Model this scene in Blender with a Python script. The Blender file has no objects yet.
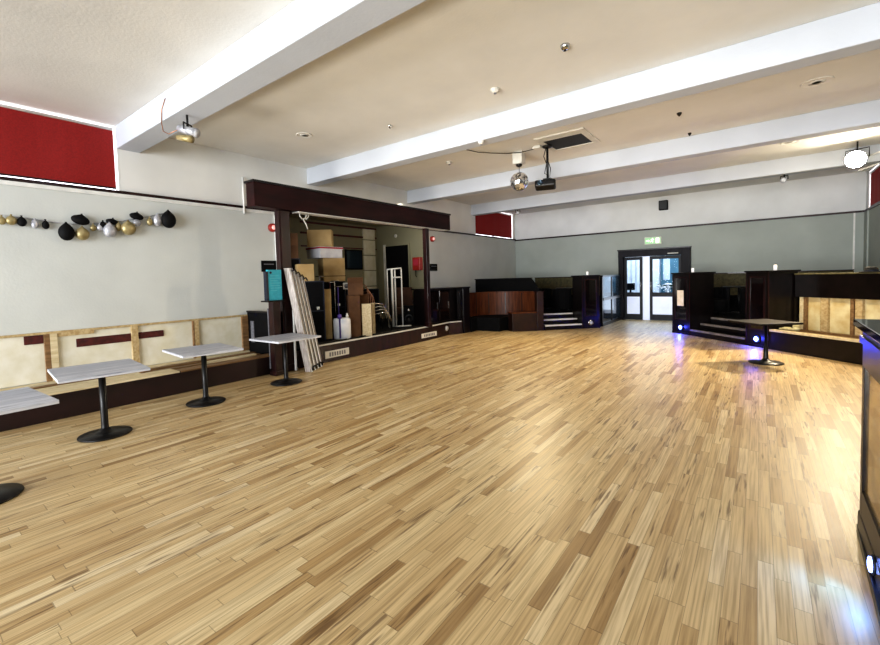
import bpy, bmesh, math, random
from mathutils import Vector, Matrix
random.seed(7)
S = bpy.context.scene
COL = S.collection
PI = math.pi

# ------------------------------------------------------------------ materials
def lin(h):
    if isinstance(h, str):
        c = [int(h[i:i+2], 16)/255 for i in (0, 2, 4)]
    else:
        c = h
    return tuple((x/12.92 if x <= .04045 else ((x+.055)/1.055)**2.4) for x in c) + (1,)

def nodes(name):
    m = bpy.data.materials.new(name); m.use_nodes = True
    nt = m.node_tree
    return m, nt, nt.nodes['Principled BSDF']

def N(nt, kind, **kw):
    n = nt.nodes.new(kind)
    for k, v in kw.items():
        if k.startswith('i_'):
            n.inputs[int(k[2:]) if k[2:].isdigit() else k[2:]].default_value = v
        else:
            setattr(n, k, v)
    return n

def math_(nt, op, a, b=None, c=None):
    n = nt.nodes.new('ShaderNodeMath'); n.operation = op
    for i, x in enumerate((a, b, c)):
        if x is None: continue
        if isinstance(x, (int, float)): n.inputs[i].default_value = x
        else: nt.links.new(x, n.inputs[i])
    return n.outputs[0]

def ramp(nt, fac, stops, interp='LINEAR'):
    r = nt.nodes.new('ShaderNodeValToRGB'); r.color_ramp.interpolation = interp
    el = r.color_ramp.elements
    while len(el) < len(stops): el.new(.5)
    for e, (p, c) in zip(el, stops):
        e.position = p; e.color = c if len(c) == 4 else tuple(c)+(1,)
    nt.links.new(fac, r.inputs[0])
    return r.outputs[0]

def mixc(nt, fac, a, b, blend='MIX'):
    n = nt.nodes.new('ShaderNodeMix'); n.data_type = 'RGBA'; n.blend_type = blend
    for s, x in ((n.inputs[0], fac), (n.inputs[6], a), (n.inputs[7], b)):
        if isinstance(x, (int, float, tuple)): s.default_value = x
        else: nt.links.new(x, s)
    return n.outputs[2]

def pmat(name, c1, c2=None, scale=6, rough=.6, metal=0, bump=0, stretch=(1, 1, 1), detail=4, coat=0, emit=None, es=0, bscale=None, spec=None):
    m, nt, b = nodes(name)
    tc = N(nt, 'ShaderNodeTexCoord'); mp = N(nt, 'ShaderNodeMapping')
    mp.inputs['Scale'].default_value = stretch
    nt.links.new(tc.outputs['Object'], mp.inputs[0])
    no = N(nt, 'ShaderNodeTexNoise'); no.inputs['Scale'].default_value = scale; no.inputs['Detail'].default_value = detail
    nt.links.new(mp.outputs[0], no.inputs['Vector'])
    A = lin(c1); B = lin(c2) if c2 else tuple(x*.86 for x in A[:3])+(1,)
    nt.links.new(ramp(nt, no.outputs['Fac'], [(.35, B), (.65, A)]), b.inputs['Base Color'])
    b.inputs['Roughness'].default_value = rough; b.inputs['Metallic'].default_value = metal
    b.inputs['Coat Weight'].default_value = coat
    if spec is not None: b.inputs['Specular IOR Level'].default_value = spec
    if bump:
        bn = N(nt, 'ShaderNodeBump'); bn.inputs['Strength'].default_value = bump; bn.inputs['Distance'].default_value = .01
        n2 = N(nt, 'ShaderNodeTexNoise'); n2.inputs['Scale'].default_value = bscale or scale*6
        nt.links.new(tc.outputs['Object'], n2.inputs['Vector'])
        nt.links.new(n2.outputs['Fac'], bn.inputs['Height']); nt.links.new(bn.outputs[0], b.inputs['Normal'])
    if emit:
        b.inputs['Emission Color'].default_value = lin(emit); b.inputs['Emission Strength'].default_value = es
    return m

def wall_mat(name, low, high, split=3.05, v=.05):
    m, nt, b = nodes(name)
    g = N(nt, 'ShaderNodeNewGeometry'); sx = N(nt, 'ShaderNodeSeparateXYZ'); nt.links.new(g.outputs['Position'], sx.inputs[0])
    f = math_(nt, 'GREATER_THAN', sx.outputs[2], split)
    c = mixc(nt, f, lin(low), lin(high))
    no = N(nt, 'ShaderNodeTexNoise'); no.inputs['Scale'].default_value = 1.3; no.inputs['Detail'].default_value = 6
    nt.links.new(g.outputs['Position'], no.inputs['Vector'])
    c = mixc(nt, 1.0, c, ramp(nt, no.outputs['Fac'], [(.3, (1-v*2,)*3), (.7, (1, 1, 1))]), 'MULTIPLY')
    nt.links.new(c, b.inputs['Base Color']); b.inputs['Roughness'].default_value = .75
    n2 = N(nt, 'ShaderNodeTexNoise'); n2.inputs['Scale'].default_value = 35; n2.inputs['Detail'].default_value = 3
    nt.links.new(g.outputs['Position'], n2.inputs['Vector'])
    bn = N(nt, 'ShaderNodeBump'); bn.inputs['Strength'].default_value = .15; bn.inputs['Distance'].default_value = .01
    nt.links.new(n2.outputs['Fac'], bn.inputs['Height']); nt.links.new(bn.outputs[0], b.inputs['Normal'])
    return m

def floor_mat():
    m, nt, b = nodes('maple_strip_floor')
    g = N(nt, 'ShaderNodeNewGeometry'); sx = N(nt, 'ShaderNodeSeparateXYZ'); nt.links.new(g.outputs['Position'], sx.inputs[0])
    X, Y = sx.outputs[0], sx.outputs[1]
    W = .068
    xr = math_(nt, 'DIVIDE', X, W); row = math_(nt, 'FLOOR', xr); fx = math_(nt, 'FRACT', xr)
    wn = N(nt, 'ShaderNodeTexWhiteNoise', noise_dimensions='1D'); nt.links.new(row, wn.inputs['W'])
    r5 = math_(nt, 'ADD', row, 37.3)
    wn2 = N(nt, 'ShaderNodeTexWhiteNoise', noise_dimensions='1D'); nt.links.new(r5, wn2.inputs['W'])
    L = math_(nt, 'MULTIPLY_ADD', wn2.outputs['Value'], .6, .45)
    off = math_(nt, 'MULTIPLY', wn.outputs['Value'], 9.0)
    s = math_(nt, 'DIVIDE', math_(nt, 'ADD', Y, off), L)
    cell = math_(nt, 'FLOOR', s); fs = math_(nt, 'FRACT', s)
    cv = N(nt, 'ShaderNodeCombineXYZ'); nt.links.new(row, cv.inputs[0]); nt.links.new(cell, cv.inputs[1])
    wid = N(nt, 'ShaderNodeTexWhiteNoise', noise_dimensions='3D'); nt.links.new(cv.outputs[0], wid.inputs['Vector'])
    val = wid.outputs['Value']
    sc = N(nt, 'ShaderNodeSeparateColor'); nt.links.new(wid.outputs['Color'], sc.inputs[0])
    base = ramp(nt, val, [(0, lin('a18459')), (.05, lin('b6996b')), (.2, lin('c9b084')), (.6, lin('d3bc90')), (.9, lin('dac69c')), (1, lin('e3d2ae'))])
    # grain, each board its own piece of it
    gv = N(nt, 'ShaderNodeCombineXYZ')
    nt.links.new(math_(nt, 'MULTIPLY', X, 80), gv.inputs[0]); nt.links.new(math_(nt, 'MULTIPLY', Y, 2.2), gv.inputs[1])
    nt.links.new(math_(nt, 'MULTIPLY', val, 90), gv.inputs[2])
    n1 = N(nt, 'ShaderNodeTexNoise'); n1.inputs['Scale'].default_value = 1; n1.inputs['Detail'].default_value = 5; nt.links.new(gv.outputs[0], n1.inputs['Vector'])
    base = mixc(nt, 1.0, base, ramp(nt, n1.outputs['Fac'], [(.33, (.70, .66, .60)), (.6, (1.06, 1.06, 1.06))]), 'MULTIPLY')
    gv2 = N(nt, 'ShaderNodeCombineXYZ')
    nt.links.new(math_(nt, 'MULTIPLY', X, 48), gv2.inputs[0]); nt.links.new(math_(nt, 'MULTIPLY', Y, 3.0), gv2.inputs[1])
    nt.links.new(math_(nt, 'MULTIPLY', val, 50), gv2.inputs[2])
    n2 = N(nt, 'ShaderNodeTexNoise'); n2.inputs['Scale'].default_value = 1; n2.inputs['Detail'].default_value = 3; nt.links.new(gv2.outputs[0], n2.inputs['Vector'])
    st = ramp(nt, n2.outputs['Fac'], [(.55, (0, 0, 0)), (.66, (1, 1, 1))])
    some = math_(nt, 'GREATER_THAN', sc.outputs[1], .60)
    stf = math_(nt, 'MULTIPLY', math_(nt, 'MULTIPLY', st, some), .7)
    base = mixc(nt, stf, base, lin('5a3d20'))
    # wear
    n3 = N(nt, 'ShaderNodeTexNoise'); n3.inputs['Scale'].default_value = .8; n3.inputs['Detail'].default_value = 5; nt.links.new(g.outputs['Position'], n3.inputs['Vector'])
    base = mixc(nt, 1.0, base, ramp(nt, n3.outputs['Fac'], [(.3, (.90, .87, .83)), (.6, (1, 1, 1))]), 'MULTIPLY')
    gx = math_(nt, 'LESS_THAN', fx, .035); gy = math_(nt, 'LESS_THAN', fs, .006)
    gap = math_(nt, 'MULTIPLY', math_(nt, 'MAXIMUM', gx, gy), .5)
    base = mixc(nt, gap, base, lin('4a3420'))
    nt.links.new(base, b.inputs['Base Color'])
    b.inputs['Roughness'].default_value = .33
    nt.links.new(math_(nt, 'MULTIPLY_ADD', n1.outputs['Fac'], .18, .30), b.inputs['Roughness'])
    bn = N(nt, 'ShaderNodeBump'); bn.inputs['Strength'].default_value = .12; bn.inputs['Distance'].default_value = .004
    nt.links.new(math_(nt, 'SUBTRACT', math_(nt, 'MULTIPLY', val, .5), gap), bn.inputs['Height']); nt.links.new(bn.outputs[0], b.inputs['Normal'])
    return m

def plank_mat(name, c1, c2, dark, axis=0, w=.11, rough=.5):
    """planks printed across a board: stripes with their own tone, grain lines in them"""
    m, nt, b = nodes(name)
    tc = N(nt, 'ShaderNodeTexCoord'); sx = N(nt, 'ShaderNodeSeparateXYZ'); nt.links.new(tc.outputs['Object'], sx.inputs[0])
    a, l = sx.outputs[axis], sx.outputs[1-axis]
    q = math_(nt, 'DIVIDE', a, w); row = math_(nt, 'FLOOR', q); fr = math_(nt, 'FRACT', q)
    wn = N(nt, 'ShaderNodeTexWhiteNoise', noise_dimensions='1D'); nt.links.new(row, wn.inputs['W'])
    base = ramp(nt, wn.outputs['Value'], [(0, lin(c2)), (1, lin(c1))])
    gv = N(nt, 'ShaderNodeCombineXYZ'); nt.links.new(math_(nt, 'MULTIPLY', a, 60), gv.inputs[0]); nt.links.new(math_(nt, 'MULTIPLY', l, 3.5), gv.inputs[1]); nt.links.new(row, gv.inputs[2])
    n1 = N(nt, 'ShaderNodeTexNoise'); n1.inputs['Scale'].default_value = 1; n1.inputs['Detail'].default_value = 5; nt.links.new(gv.outputs[0], n1.inputs['Vector'])
    base = mixc(nt, ramp(nt, n1.outputs['Fac'], [(.48, (0, 0, 0)), (.7, (.75, .75, .75))]), base, lin(dark))
    base = mixc(nt, math_(nt, 'MULTIPLY', math_(nt, 'LESS_THAN', fr, .05), .5), base, lin(dark))
    nt.links.new(base, b.inputs['Base Color']); b.inputs['Roughness'].default_value = rough
    return m

M = {}
M['floor'] = floor_mat()
M['wall_l'] = wall_mat('wall_paint_left', 'd0d3cf', 'e8e8e4')
M['wall_b'] = wall_mat('wall_paint_back', 'aeb5af', 'e2e4e4', v=.07)
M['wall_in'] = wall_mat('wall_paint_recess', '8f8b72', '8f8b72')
M['ceil'] = wall_mat('ceiling_paint', 'e2e0da', 'e2e0da', 0)
M['beam'] = wall_mat('beam_paint', 'bfc4cc', 'bfc4cc', 0)
M['white'] = pmat('white_gloss_paint', 'e6e6e2', rough=.4)
M['darkwood'] = pmat('dark_mahogany', '2c1113', '190909', 9, .4, spec=.3, stretch=(1, 1, .25), coat=.3)
M['header'] = pmat('header_mahogany', '2e1112', '1c090a', 7, .5, spec=.2, stretch=(1, .2, 1))
M['blackwood'] = pmat('black_stained_wood', '130c0d', '090606', 9, .3, coat=.1, spec=.3)
M['bench_face'] = pmat('bench_face_brown', '260f10', '170a09', 5, .45, stretch=(1, .3, 1))
M['black'] = pmat('black_metal', '141416', '0c0c0e', 20, .38, spec=.4)
M['blackm'] = pmat('matt_black', '0e0e10', '08080a', 12, .8, spec=.15)
M['redwood'] = pmat('red_brown_veneer', '66381f', '472514', 5, .45, stretch=(3, 3, .4), spec=.25)
M['redstrip'] = pmat('dark_red_strip', '5a1f1c', '3d1210', 14, .6)
M['blockwood'] = pmat('brown_block_wood', '2d1810', '1e0f0a', 5, .4)
M['ply'] = pmat('cream_ply', 'e6e2d2', 'd9d3bb', 5, .7, bump=.1)
M['plyyel'] = pmat('yellow_ply', 'e8deb4', 'c6ab72', 3.0, .6, bump=.1)
M['pine'] = pmat('raw_pine', 'c9b48a', 'ab9062', 9, .65, stretch=(.4, 3, 3))
M['pinel'] = pmat('pale_pine', 'ddcfae', 'c6b48c', 9, .65, stretch=(3, .4, 3))
M['pineb'] = pmat('brown_pine', '8f6f4a', '6f5233', 9, .6, stretch=(3, .4, 3))
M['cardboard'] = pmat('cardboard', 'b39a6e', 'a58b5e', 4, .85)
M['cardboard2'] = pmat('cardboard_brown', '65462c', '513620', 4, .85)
M['cardboardd'] = pmat('cardboard_dark', '4e3324', '3c271c', 4, .85)  # plain dark brown for tape, seams and chairs
M['whitebox'] = pmat('white_card', 'd9d9dc', 'c9c9cf', 6, .6)
M['redprint'] = pmat('red_print', 'a62a3d', rough=.6)
M['teal'] = pmat('teal_card', '2aa0b2', '2392a5', 14, .5)
M['tealline'] = pmat('pale_teal_print', '4aaab8', rough=.5)
M['navy'] = pmat('navy_edge', '141d30', rough=.5)
M['chrome'] = pmat('chrome', 'd8d8d8', 'c0c0c0', 10, .15, 1)
M['steelw'] = pmat('white_powdercoat', 'd8d8d4', rough=.35)
M['copper'] = pmat('copper_tube', 'b98a72', '9b705a', 10, .3, .8)
M['red'] = pmat('alarm_red', '9c2a20', rough=.4)
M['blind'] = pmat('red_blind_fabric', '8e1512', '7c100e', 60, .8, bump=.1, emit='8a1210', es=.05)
M['olive'] = pmat('olive_upholstery', '5c5636', '453f26', 12, .7, bump=.2)
M['planktop'] = plank_mat('whitewashed_planks', 'ccced6', 'aeb2be', '747783')
M['plankedge'] = pmat('white_table_edge', 'd2d4da', rough=.4)
M['darktop'] = plank_mat('grey_brown_tabletop', '2b2625', '1f1b1b', '141111')
M['trestle'] = pmat('pale_trestle_board', 'b7aea6', '7c716a', 16, .5, stretch=(4, 4, .4))
M['bluewhite'] = pmat('bluish_white_plastic', 'eef2fa', 'dfe6f2', 8, .35)
M['purple'] = pmat('purple_tape', '5c4aa0', rough=.5)
M['maroon'] = pmat('maroon_tube', '4d1c24', rough=.4)
M['gold'] = pmat('gold_foil', 'b9aa80', '94865c', 14, .42, .55)
M['silver'] = pmat('silver_foil', 'cfd0d6', '989aa2', 14, .4, .5)
M['balloonb'] = pmat('black_balloon', '0d0d0f', rough=.7, spec=.2)
M['cream'] = pmat('cream_foam', 'd6cfa6', 'bdb387', 12, .8, bump=.3)
M['fluor'] = pmat('hat_black', '0c0c0d', rough=.8)
M['plasticw'] = pmat('white_plastic', 'dad8d0', rough=.45)
M['sheet'] = pmat('printed_grey', '77777c', '5c5c62', 40, .6)
M['nosegrey'] = pmat('worn_grey_nosing', '8d8580', '6f6864', 10, .5)
M['leaf'] = pmat('dark_leaf', '2e4a30', '1f3522', 10, .6)
M['petal'] = pmat('white_petal', 'f2f3f5', rough=.6)
M['lobbywall'] = pmat('lobby_wall', 'd9e4ee', 'c9d6e4', 2, .7)
M['lobbypale'] = pmat('lobby_pale_panel', 'eef2f6', rough=.5)
M['lobbydark'] = pmat('lobby_teal', '4f7f92', '3c6a80', 3, .6)
M['doorpaint'] = pmat('door_dark_blue', '14151f', '0e0f17', 8, .4, spec=.2)
M['framepaint'] = pmat('door_frame_grey_brown', '25242b', '1a191f', 5, .5, spec=.15, stretch=(1, 1, .3))
M['frosted_glow'] = pmat('frosted_lobby_glow', 'dfe5f0', 'd3daea', 3, .3, emit='c8d4ee', es=.35)  # emission paints lobby light into the gap strip; lower door panels share it
M['grid'] = pmat('dark_ceiling_grid', '2b2d31', '202226', 70, .6)

def emis(name, c, s):
    m, nt, b = nodes(name)
    b.inputs['Base Color'].default_value = lin(c); b.inputs['Emission Color'].default_value = lin(c); b.inputs['Emission Strength'].default_value = s
    return m
M['day'] = emis('daylight_sky', 'eef4ff', 3.0)
M['lampon'] = emis('flood_lens', 'fff6e6', 90)
M['blueon'] = emis('blue_led_lens', '7f9cff', 9)
M['reflpatch'] = pmat('cream_reflection', 'd8c9b4', 'b8a48c', 4, .3, emit='e6d2b8', es=.35)  # emissive cream for the reflection painted on the pillar by the door
M['lampoff'] = pmat('frosted_lens', 'c9ccd2', rough=.3)
M['exitg'] = emis('exit_green', '86ad84', .7)
M['exitw'] = emis('exit_white', 'eaffd8', 1.3)
M['candle'] = pmat('white_candle', 'eeeae4', rough=.4, emit='f0ece8', es=.5)
M['alarmlens'] = pmat('pale_alarm_lens', 'f2b6b0', rough=.3, emit='f0a8a0', es=.5)

def glass_mat():
    m, nt, b = nodes('clear_glass')
    b.inputs['Base Color'].default_value = (.92, .96, 1, 1); b.inputs['Roughness'].default_value = .02
    b.inputs['Transmission Weight'].default_value = 1; b.inputs['IOR'].default_value = 1.05
    return m
M['glass'] = glass_mat()
def mirror_screen():
    m, nt, b = nodes('smoked_glass_screen')
    b.inputs['Base Color'].default_value = (.05, .08, .11, 1); b.inputs['Roughness'].default_value = .08; b.inputs['Metallic'].default_value = .6
    return m
M['smoke'] = mirror_screen()
def inset():
    m = pmat('glossy_dark_inset', '160e0f', '0d0809', 5, .08, coat=.6); return m
M['inset'] = inset()
def bar_face():
    m, nt, b = nodes('polished_bar_panel')
    tc = N(nt, 'ShaderNodeTexCoord'); w = N(nt, 'ShaderNodeTexNoise'); w.inputs['Scale'].default_value = 2.5; w.inputs['Detail'].default_value = 6; w.inputs['Distortion'].default_value = 2.5
    nt.links.new(tc.outputs['Object'], w.inputs['Vector'])
    nt.links.new(ramp(nt, w.outputs['Fac'], [(.35, lin('6b5122')), (.5, lin('a8843c')), (.65, lin('c9a253'))]), b.inputs['Base Color'])
    b.inputs['Roughness'].default_value = .16; b.inputs['Metallic'].default_value = .35; b.inputs['Coat Weight'].default_value = .6
    return m
M['barface'] = bar_face()
def mirror_tiles():
    m, nt, b = nodes('mirror_tiles')
    tc = N(nt, 'ShaderNodeTexCoord'); v = N(nt, 'ShaderNodeTexVoronoi'); v.inputs['Scale'].default_value = 22
    nt.links.new(tc.outputs['Object'], v.inputs['Vector'])
    nt.links.new(ramp(nt, v.outputs['Color'], [(.15, (.12, .12, .13)), (.5, (.75, .77, .8)), (.9, (1, 1, 1))]), b.inputs['Base Color'])
    b.inputs['Metallic'].default_value = .9; b.inputs['Roughness'].default_value = .12
    return m
M['mirrorball'] = mirror_tiles()

# ------------------------------------------------------------------ mesh helpers
class MB:
    def __init__(s): s.v = []; s.f = []; s.smooth = []
    def add(s, vs, fs, smooth=False):
        k = len(s.v); s.v += [tuple(v) for v in vs]
        for f in fs: s.f.append([i+k for i in f]); s.smooth.append(smooth)
        return s
    def box(s, x0, x1, y0, y1, z0, z1):
        x0, x1 = sorted((x0, x1)); y0, y1 = sorted((y0, y1)); z0, z1 = sorted((z0, z1))
        return s.hexa([(x0, y0), (x1, y0), (x1, y1), (x0, y1)], z0, z1)
    def hexa(s, q, z0, z1, q2=None):
        q2 = q2 or q
        vs = [(x, y, z0) for x, y in q]+[(x, y, z1) for x, y in q2]
        return s.add(vs, [(3, 2, 1, 0), (4, 5, 6, 7), (0, 1, 5, 4), (1, 2, 6, 5), (2, 3, 7, 6), (3, 0, 4, 7)])
    def prism(s, poly, z0, z1):
        n = len(poly); vs = [(x, y, z0) for x, y in poly]+[(x, y, z1) for x, y in poly]
        fs = [tuple(reversed(range(n))), tuple(range(n, 2*n))]+[(i, (i+1) % n, (i+1) % n+n, i+n) for i in range(n)]
        return s.add(vs, fs)
    def hex8(s, vs):
        return s.add(vs, [(3, 2, 1, 0), (4, 5, 6, 7), (0, 1, 5, 4), (1, 2, 6, 5), (2, 3, 7, 6), (3, 0, 4, 7)])
    def lathe(s, c, prof, n=24, axis='z', sm=True):
        vs = []; fs = []
        for r, h in prof:
            for i in range(n):
                a = 2*PI*i/n; p = (r*math.cos(a), r*math.sin(a), h)
                if axis == 'x': p = (p[2], p[0], p[1])
                if axis == 'y': p = (p[0], p[2], -p[1])
                if isinstance(axis, Vector):
                    q = axis.to_track_quat('Z', 'Y'); p = q @ Vector(p)
                vs.append((c[0]+p[0], c[1]+p[1], c[2]+p[2]))
        for k in range(len(prof)-1):
            for i in range(n):
                j = (i+1) % n; fs.append((k*n+i, k*n+j, (k+1)*n+j, (k+1)*n+i))
        fs.append(tuple(reversed(range(n)))); fs.append(tuple(range((len(prof)-1)*n, len(prof)*n)))
        return s.add(vs, fs, sm)
    def cyl(s, c, r, h, n=20, axis='z'): return s.lathe(c, [(r, 0), (r, h)], n, axis)
    def ball(s, c, r, sx=1, sy=1, sz=1, n=20, m=12, rot=None):
        vs = []; fs = []
        for k in range(m+1):
            t = PI*(k/m); rr = max(math.sin(t), .01)
            for i in range(n):
                a = 2*PI*i/n; p = Vector((rr*math.cos(a)*r*sx, rr*math.sin(a)*r*sy, -math.cos(t)*r*sz))
                if rot: p = rot @ p
                vs.append((c[0]+p[0], c[1]+p[1], c[2]+p[2]))
        for k in range(m):
            for i in range(n):
                j = (i+1) % n; fs.append((k*n+i, k*n+j, (k+1)*n+j, (k+1)*n+i))
        fs.append(tuple(reversed(range(n)))); fs.append(tuple(range(m*n, (m+1)*n)))
        return s.add(vs, fs, True)
    def tube(s, pts, r, n=8, closed=False):
        pts = [Vector(p) for p in pts]; vs = []; fs = []; L = len(pts)
        up = None
        for k, p in enumerate(pts):
            if closed: d = pts[(k+1) % L]-pts[k-1]
            else: d = pts[min(k+1, L-1)]-pts[max(k-1, 0)]
            d.normalize()
            if up is None: up = Vector((0, 0, 1)) if abs(d.z) < .9 else Vector((1, 0, 0))
            a = d.cross(up).normalized(); up = a.cross(d).normalized()
            for i in range(n):
                t = 2*PI*i/n; vs.append(p+(a*math.cos(t)+up*math.sin(t))*r)
        for k in range(L if closed else L-1):
            k2 = (k+1) % L
            for i in range(n):
                j = (i+1) % n; fs.append((k*n+i, k*n+j, k2*n+j, k2*n+i))
        if not closed: fs += [tuple(reversed(range(n))), tuple(range((L-1)*n, L*n))]
        return s.add(vs, fs, True)
    def build(s, name, mat, parent=None, bevel=0, loc=None, mats=None):
        me = bpy.data.meshes.new(name)
        o0 = Vector(loc) if loc else Vector((0, 0, 0))
        me.from_pydata([Vector(v)-o0 for v in s.v], [], s.f)
        me.polygons.foreach_set('use_smooth', s.smooth)
        bm = bmesh.new(); bm.from_mesh(me); bmesh.ops.recalc_face_normals(bm, faces=bm.faces); bm.to_mesh(me); bm.free()
        me.materials.append(M[mat] if isinstance(mat, str) else mat)
        o = bpy.data.objects.new(name, me); COL.objects.link(o); o.location = o0
        if parent:
            o.parent = parent; o.matrix_parent_inverse = Matrix.Identity(4)
            # vertices are given in world space; the parent only translates / turns about z
            o.matrix_basis = parent_matrix(parent).inverted() @ Matrix.Translation(o0)
        if bevel:
            b = o.modifiers.new('Bevel', 'BEVEL'); b.width = bevel; b.segments = 2; b.limit_method = 'ANGLE'; b.angle_limit = .6
        return o

def parent_matrix(p):
    m = p.matrix_basis.copy()
    while p.parent: p = p.parent; m = p.matrix_basis @ m
    return m

def local(o):  # let a part be given in its parent's own space
    o.matrix_basis = Matrix.Identity(4); return o

def tag(o, label, cat, group=None):
    o['label'] = label; o['category'] = cat
    if group: o['group'] = group
    return o
def thing(name, label, cat, loc=(0, 0, 0), rz=0, group=None):
    o = bpy.data.objects.new(name, None); COL.objects.link(o)
    o.matrix_basis = Matrix.Translation(loc) @ Matrix.Rotation(rz, 4, 'Z'); o.empty_display_size = .1
    return tag(o, label, cat, group)
def struct(o): o['kind'] = 'structure'; return o
def copy_tree(o, parent=None):
    c = o.copy(); COL.objects.link(c)
    if parent: c.parent = parent
    for ch in list(o.children): copy_tree(ch, c)
    return c
def put(o, loc, rz=0): o.matrix_basis = Matrix.Translation(loc) @ Matrix.Rotation(rz, 4, 'Z'); return o

WX, WY, RX, ZC, ZB, ZR = -7.75, 15.86, 2.16, 4.05, 3.71, 3.03
Y0 = -2.5

# ------------------------------------------------------------------ room shell
fl = MB().prism([(WX-.2, Y0), (RX+.2, Y0), (RX+.2, WY+.1), (WX-.2, WY+.1)], -.1, 0).build('floor', 'floor'); struct(fl)
struct(MB().box(WX-.3, RX+.3, Y0, WY+.3, ZC, ZC+.15).build('ceiling', 'ceil'))
# left wall: pieces round the window strips and the stage opening
wl = MB(); t = .22
wl.box(WX-t, WX, Y0, 5.08, 0, 3.06)
for y0, y1, z0, z1 in ((2.42, 5.08, 3.06, ZC), (Y0, -1.2, 3.06, ZC), (5.08, 10.14, 3.33, ZC), (10.14, 12.8, 3.06, ZC), (15.7, WY+.2, 3.06, ZC), (10.14, WY+.2, 0, 3.06)):
    wl.box(WX-t, WX, y0, y1, z0, z1)
struct(wl.build('wall_left', 'wall_l'))
# recess behind the stage
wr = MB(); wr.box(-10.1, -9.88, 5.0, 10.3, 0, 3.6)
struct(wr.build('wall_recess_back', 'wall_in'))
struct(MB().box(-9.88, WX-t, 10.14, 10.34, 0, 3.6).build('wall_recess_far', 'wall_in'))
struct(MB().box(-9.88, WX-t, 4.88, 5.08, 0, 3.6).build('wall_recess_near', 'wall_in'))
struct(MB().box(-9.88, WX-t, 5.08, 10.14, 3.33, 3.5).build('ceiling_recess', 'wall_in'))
# back wall with the doorway
DX0, DX1, DZ = -3.85, -1.72, 2.3
wb = MB()
wb.box(WX, DX0, WY, WY+.2, 0, ZC); wb.box(DX1, RX+.2, WY, WY+.2, 0, ZC); wb.box(DX0, DX1, WY, WY+.2, DZ, ZC)
struct(wb.build('wall_back', 'wall_b'))
wr_ = MB(); wr_.box(RX, RX+.2, Y0, WY, 0, 3.03); wr_.box(RX, RX+.2, Y0, 13.2, 3.03, ZC); wr_.box(RX, RX+.2, 15.55, WY, 3.03, ZC); wr_.box(RX, RX+.2, 13.2, 15.55, 3.98, ZC)
struct(wr_.build('wall_right', 'wall_b'))
# beams
k = 0
for y0, y1 in ((2.38, 2.70), (5.87, 6.14), (9.22, 9.49), (12.55, 12.82)):
    k += 1
    struct(MB().box(WX, RX, y0, y1, ZB, ZC).build('trim_%d' % k, 'beam', bevel=.01))
# picture rail: dark strip over a white strip
for y0, y1 in ((Y0, 4.4), (4.4, WY)):
    k += 1; struct(MB().box(WX, WX+.035, y0, y1, 3.03, 3.075).build('trim_%d' % k, 'darkwood'))
k += 1; struct(MB().box(WX, WX+.03, Y0, 5.08, 2.975, 3.03).build('trim_%d' % k, 'white'))
k += 1; struct(MB().box(WX, RX, WY-.035, WY, 3.0, 3.05).build('trim_%d' % k, 'darkwood'))
k += 1; struct(MB().box(RX-.035, RX, 8, WY, 3.0, 3.05).build('trim_%d' % k, 'darkwood'))
k += 1; struct(MB().box(RX-.03, RX, WY-.42, WY, 0, 3.0).build('trim_%d' % k, 'wall_b'))
k += 1; struct(MB().box(1.93, 1.965, WY-.03, WY, .5, 3.0).build('trim_%d' % k, 'white'))
# white pipe at the left end of the header
k += 1; struct(MB().cyl((WX+.04, 4.38, 2.93), .018, .68).build('trim_%d' % k, 'white'))
k += 1; struct(MB().box(WX, WX+.04, 5.03, 5.08, 1.0, 2.97).build('trim_%d' % k, 'white'))

# windows (high strips) with their blinds
def window(n, x, y0, y1, z0, z1, side):
    o = MB().box(x+side*.14, x+side*.15, y0, y1, z0, z1).build('window_%d' % n, 'day'); struct(o)
    f = MB()
    f.box(x, x+side*.16, y0, y0+.03, z0, z1); f.box(x, x+side*.16, y1-.03, y1, z0, z1); f.box(x, x+side*.16, y0, y1, z0, z0+.02)
    c = .5*(y0+y1); f.box(x+side*.10, x+side*.14, c-.03, c+.03, z0, z1)
    f.build('window_frame', 'white', o)
window(1, WX, -1.2, 2.42, 3.06, ZC, -1)
window(2, WX, 12.8, 15.7, 3.06, ZC, -1)
window(3, RX, 13.2, 15.55, 3.03, 3.98, 1)
def blind(x, y0, y1, z0, z1, label, side):
    t_ = thing('roller_blind', label, 'blind', (x, .5*(y0+y1), z0))
    f = MB(); n = 24
    for i in range(n):
        a, b_ = y0+(y1-y0)*i/n, y0+(y1-y0)*(i+1)/n
        wa, wb2 = .004*math.sin(i*1.3), .004*math.sin((i+1)*1.3)
        f.hex8([(x+wa, a, z0), (x+wa+.004, a, z0), (x+wb2+.004, b_, z0), (x+wb2, b_, z0), (x+wa, a, z1), (x+wa+.004, a, z1), (x+wb2+.004, b_, z1), (x+wb2, b_, z1)])
    f.build('blind_fabric', 'blind', t_)
    MB().cyl((x, y0, z1), .022, y1-y0, 12, 'y').build('roller_tube', 'white', t_)
    MB().box(x-.006, x+.010, y0, y1, z0-.02, z0+.004).build('bottom_bar', 'darkwood', t_)
blind(WX-.03, -1.17, 2.36, 3.12, 4.0, 'large dark red roller blind pulled down over the near high window', -1)
blind(WX-.03, 12.86, 15.62, 3.12, 4.0, 'small dark red roller blind over the far high window left of the corner', -1)
blind(RX+.03, 13.25, 15.5, 3.1, 3.93, 'red roller blind on the right hand wall beside the bright floodlight', 1)

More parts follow.
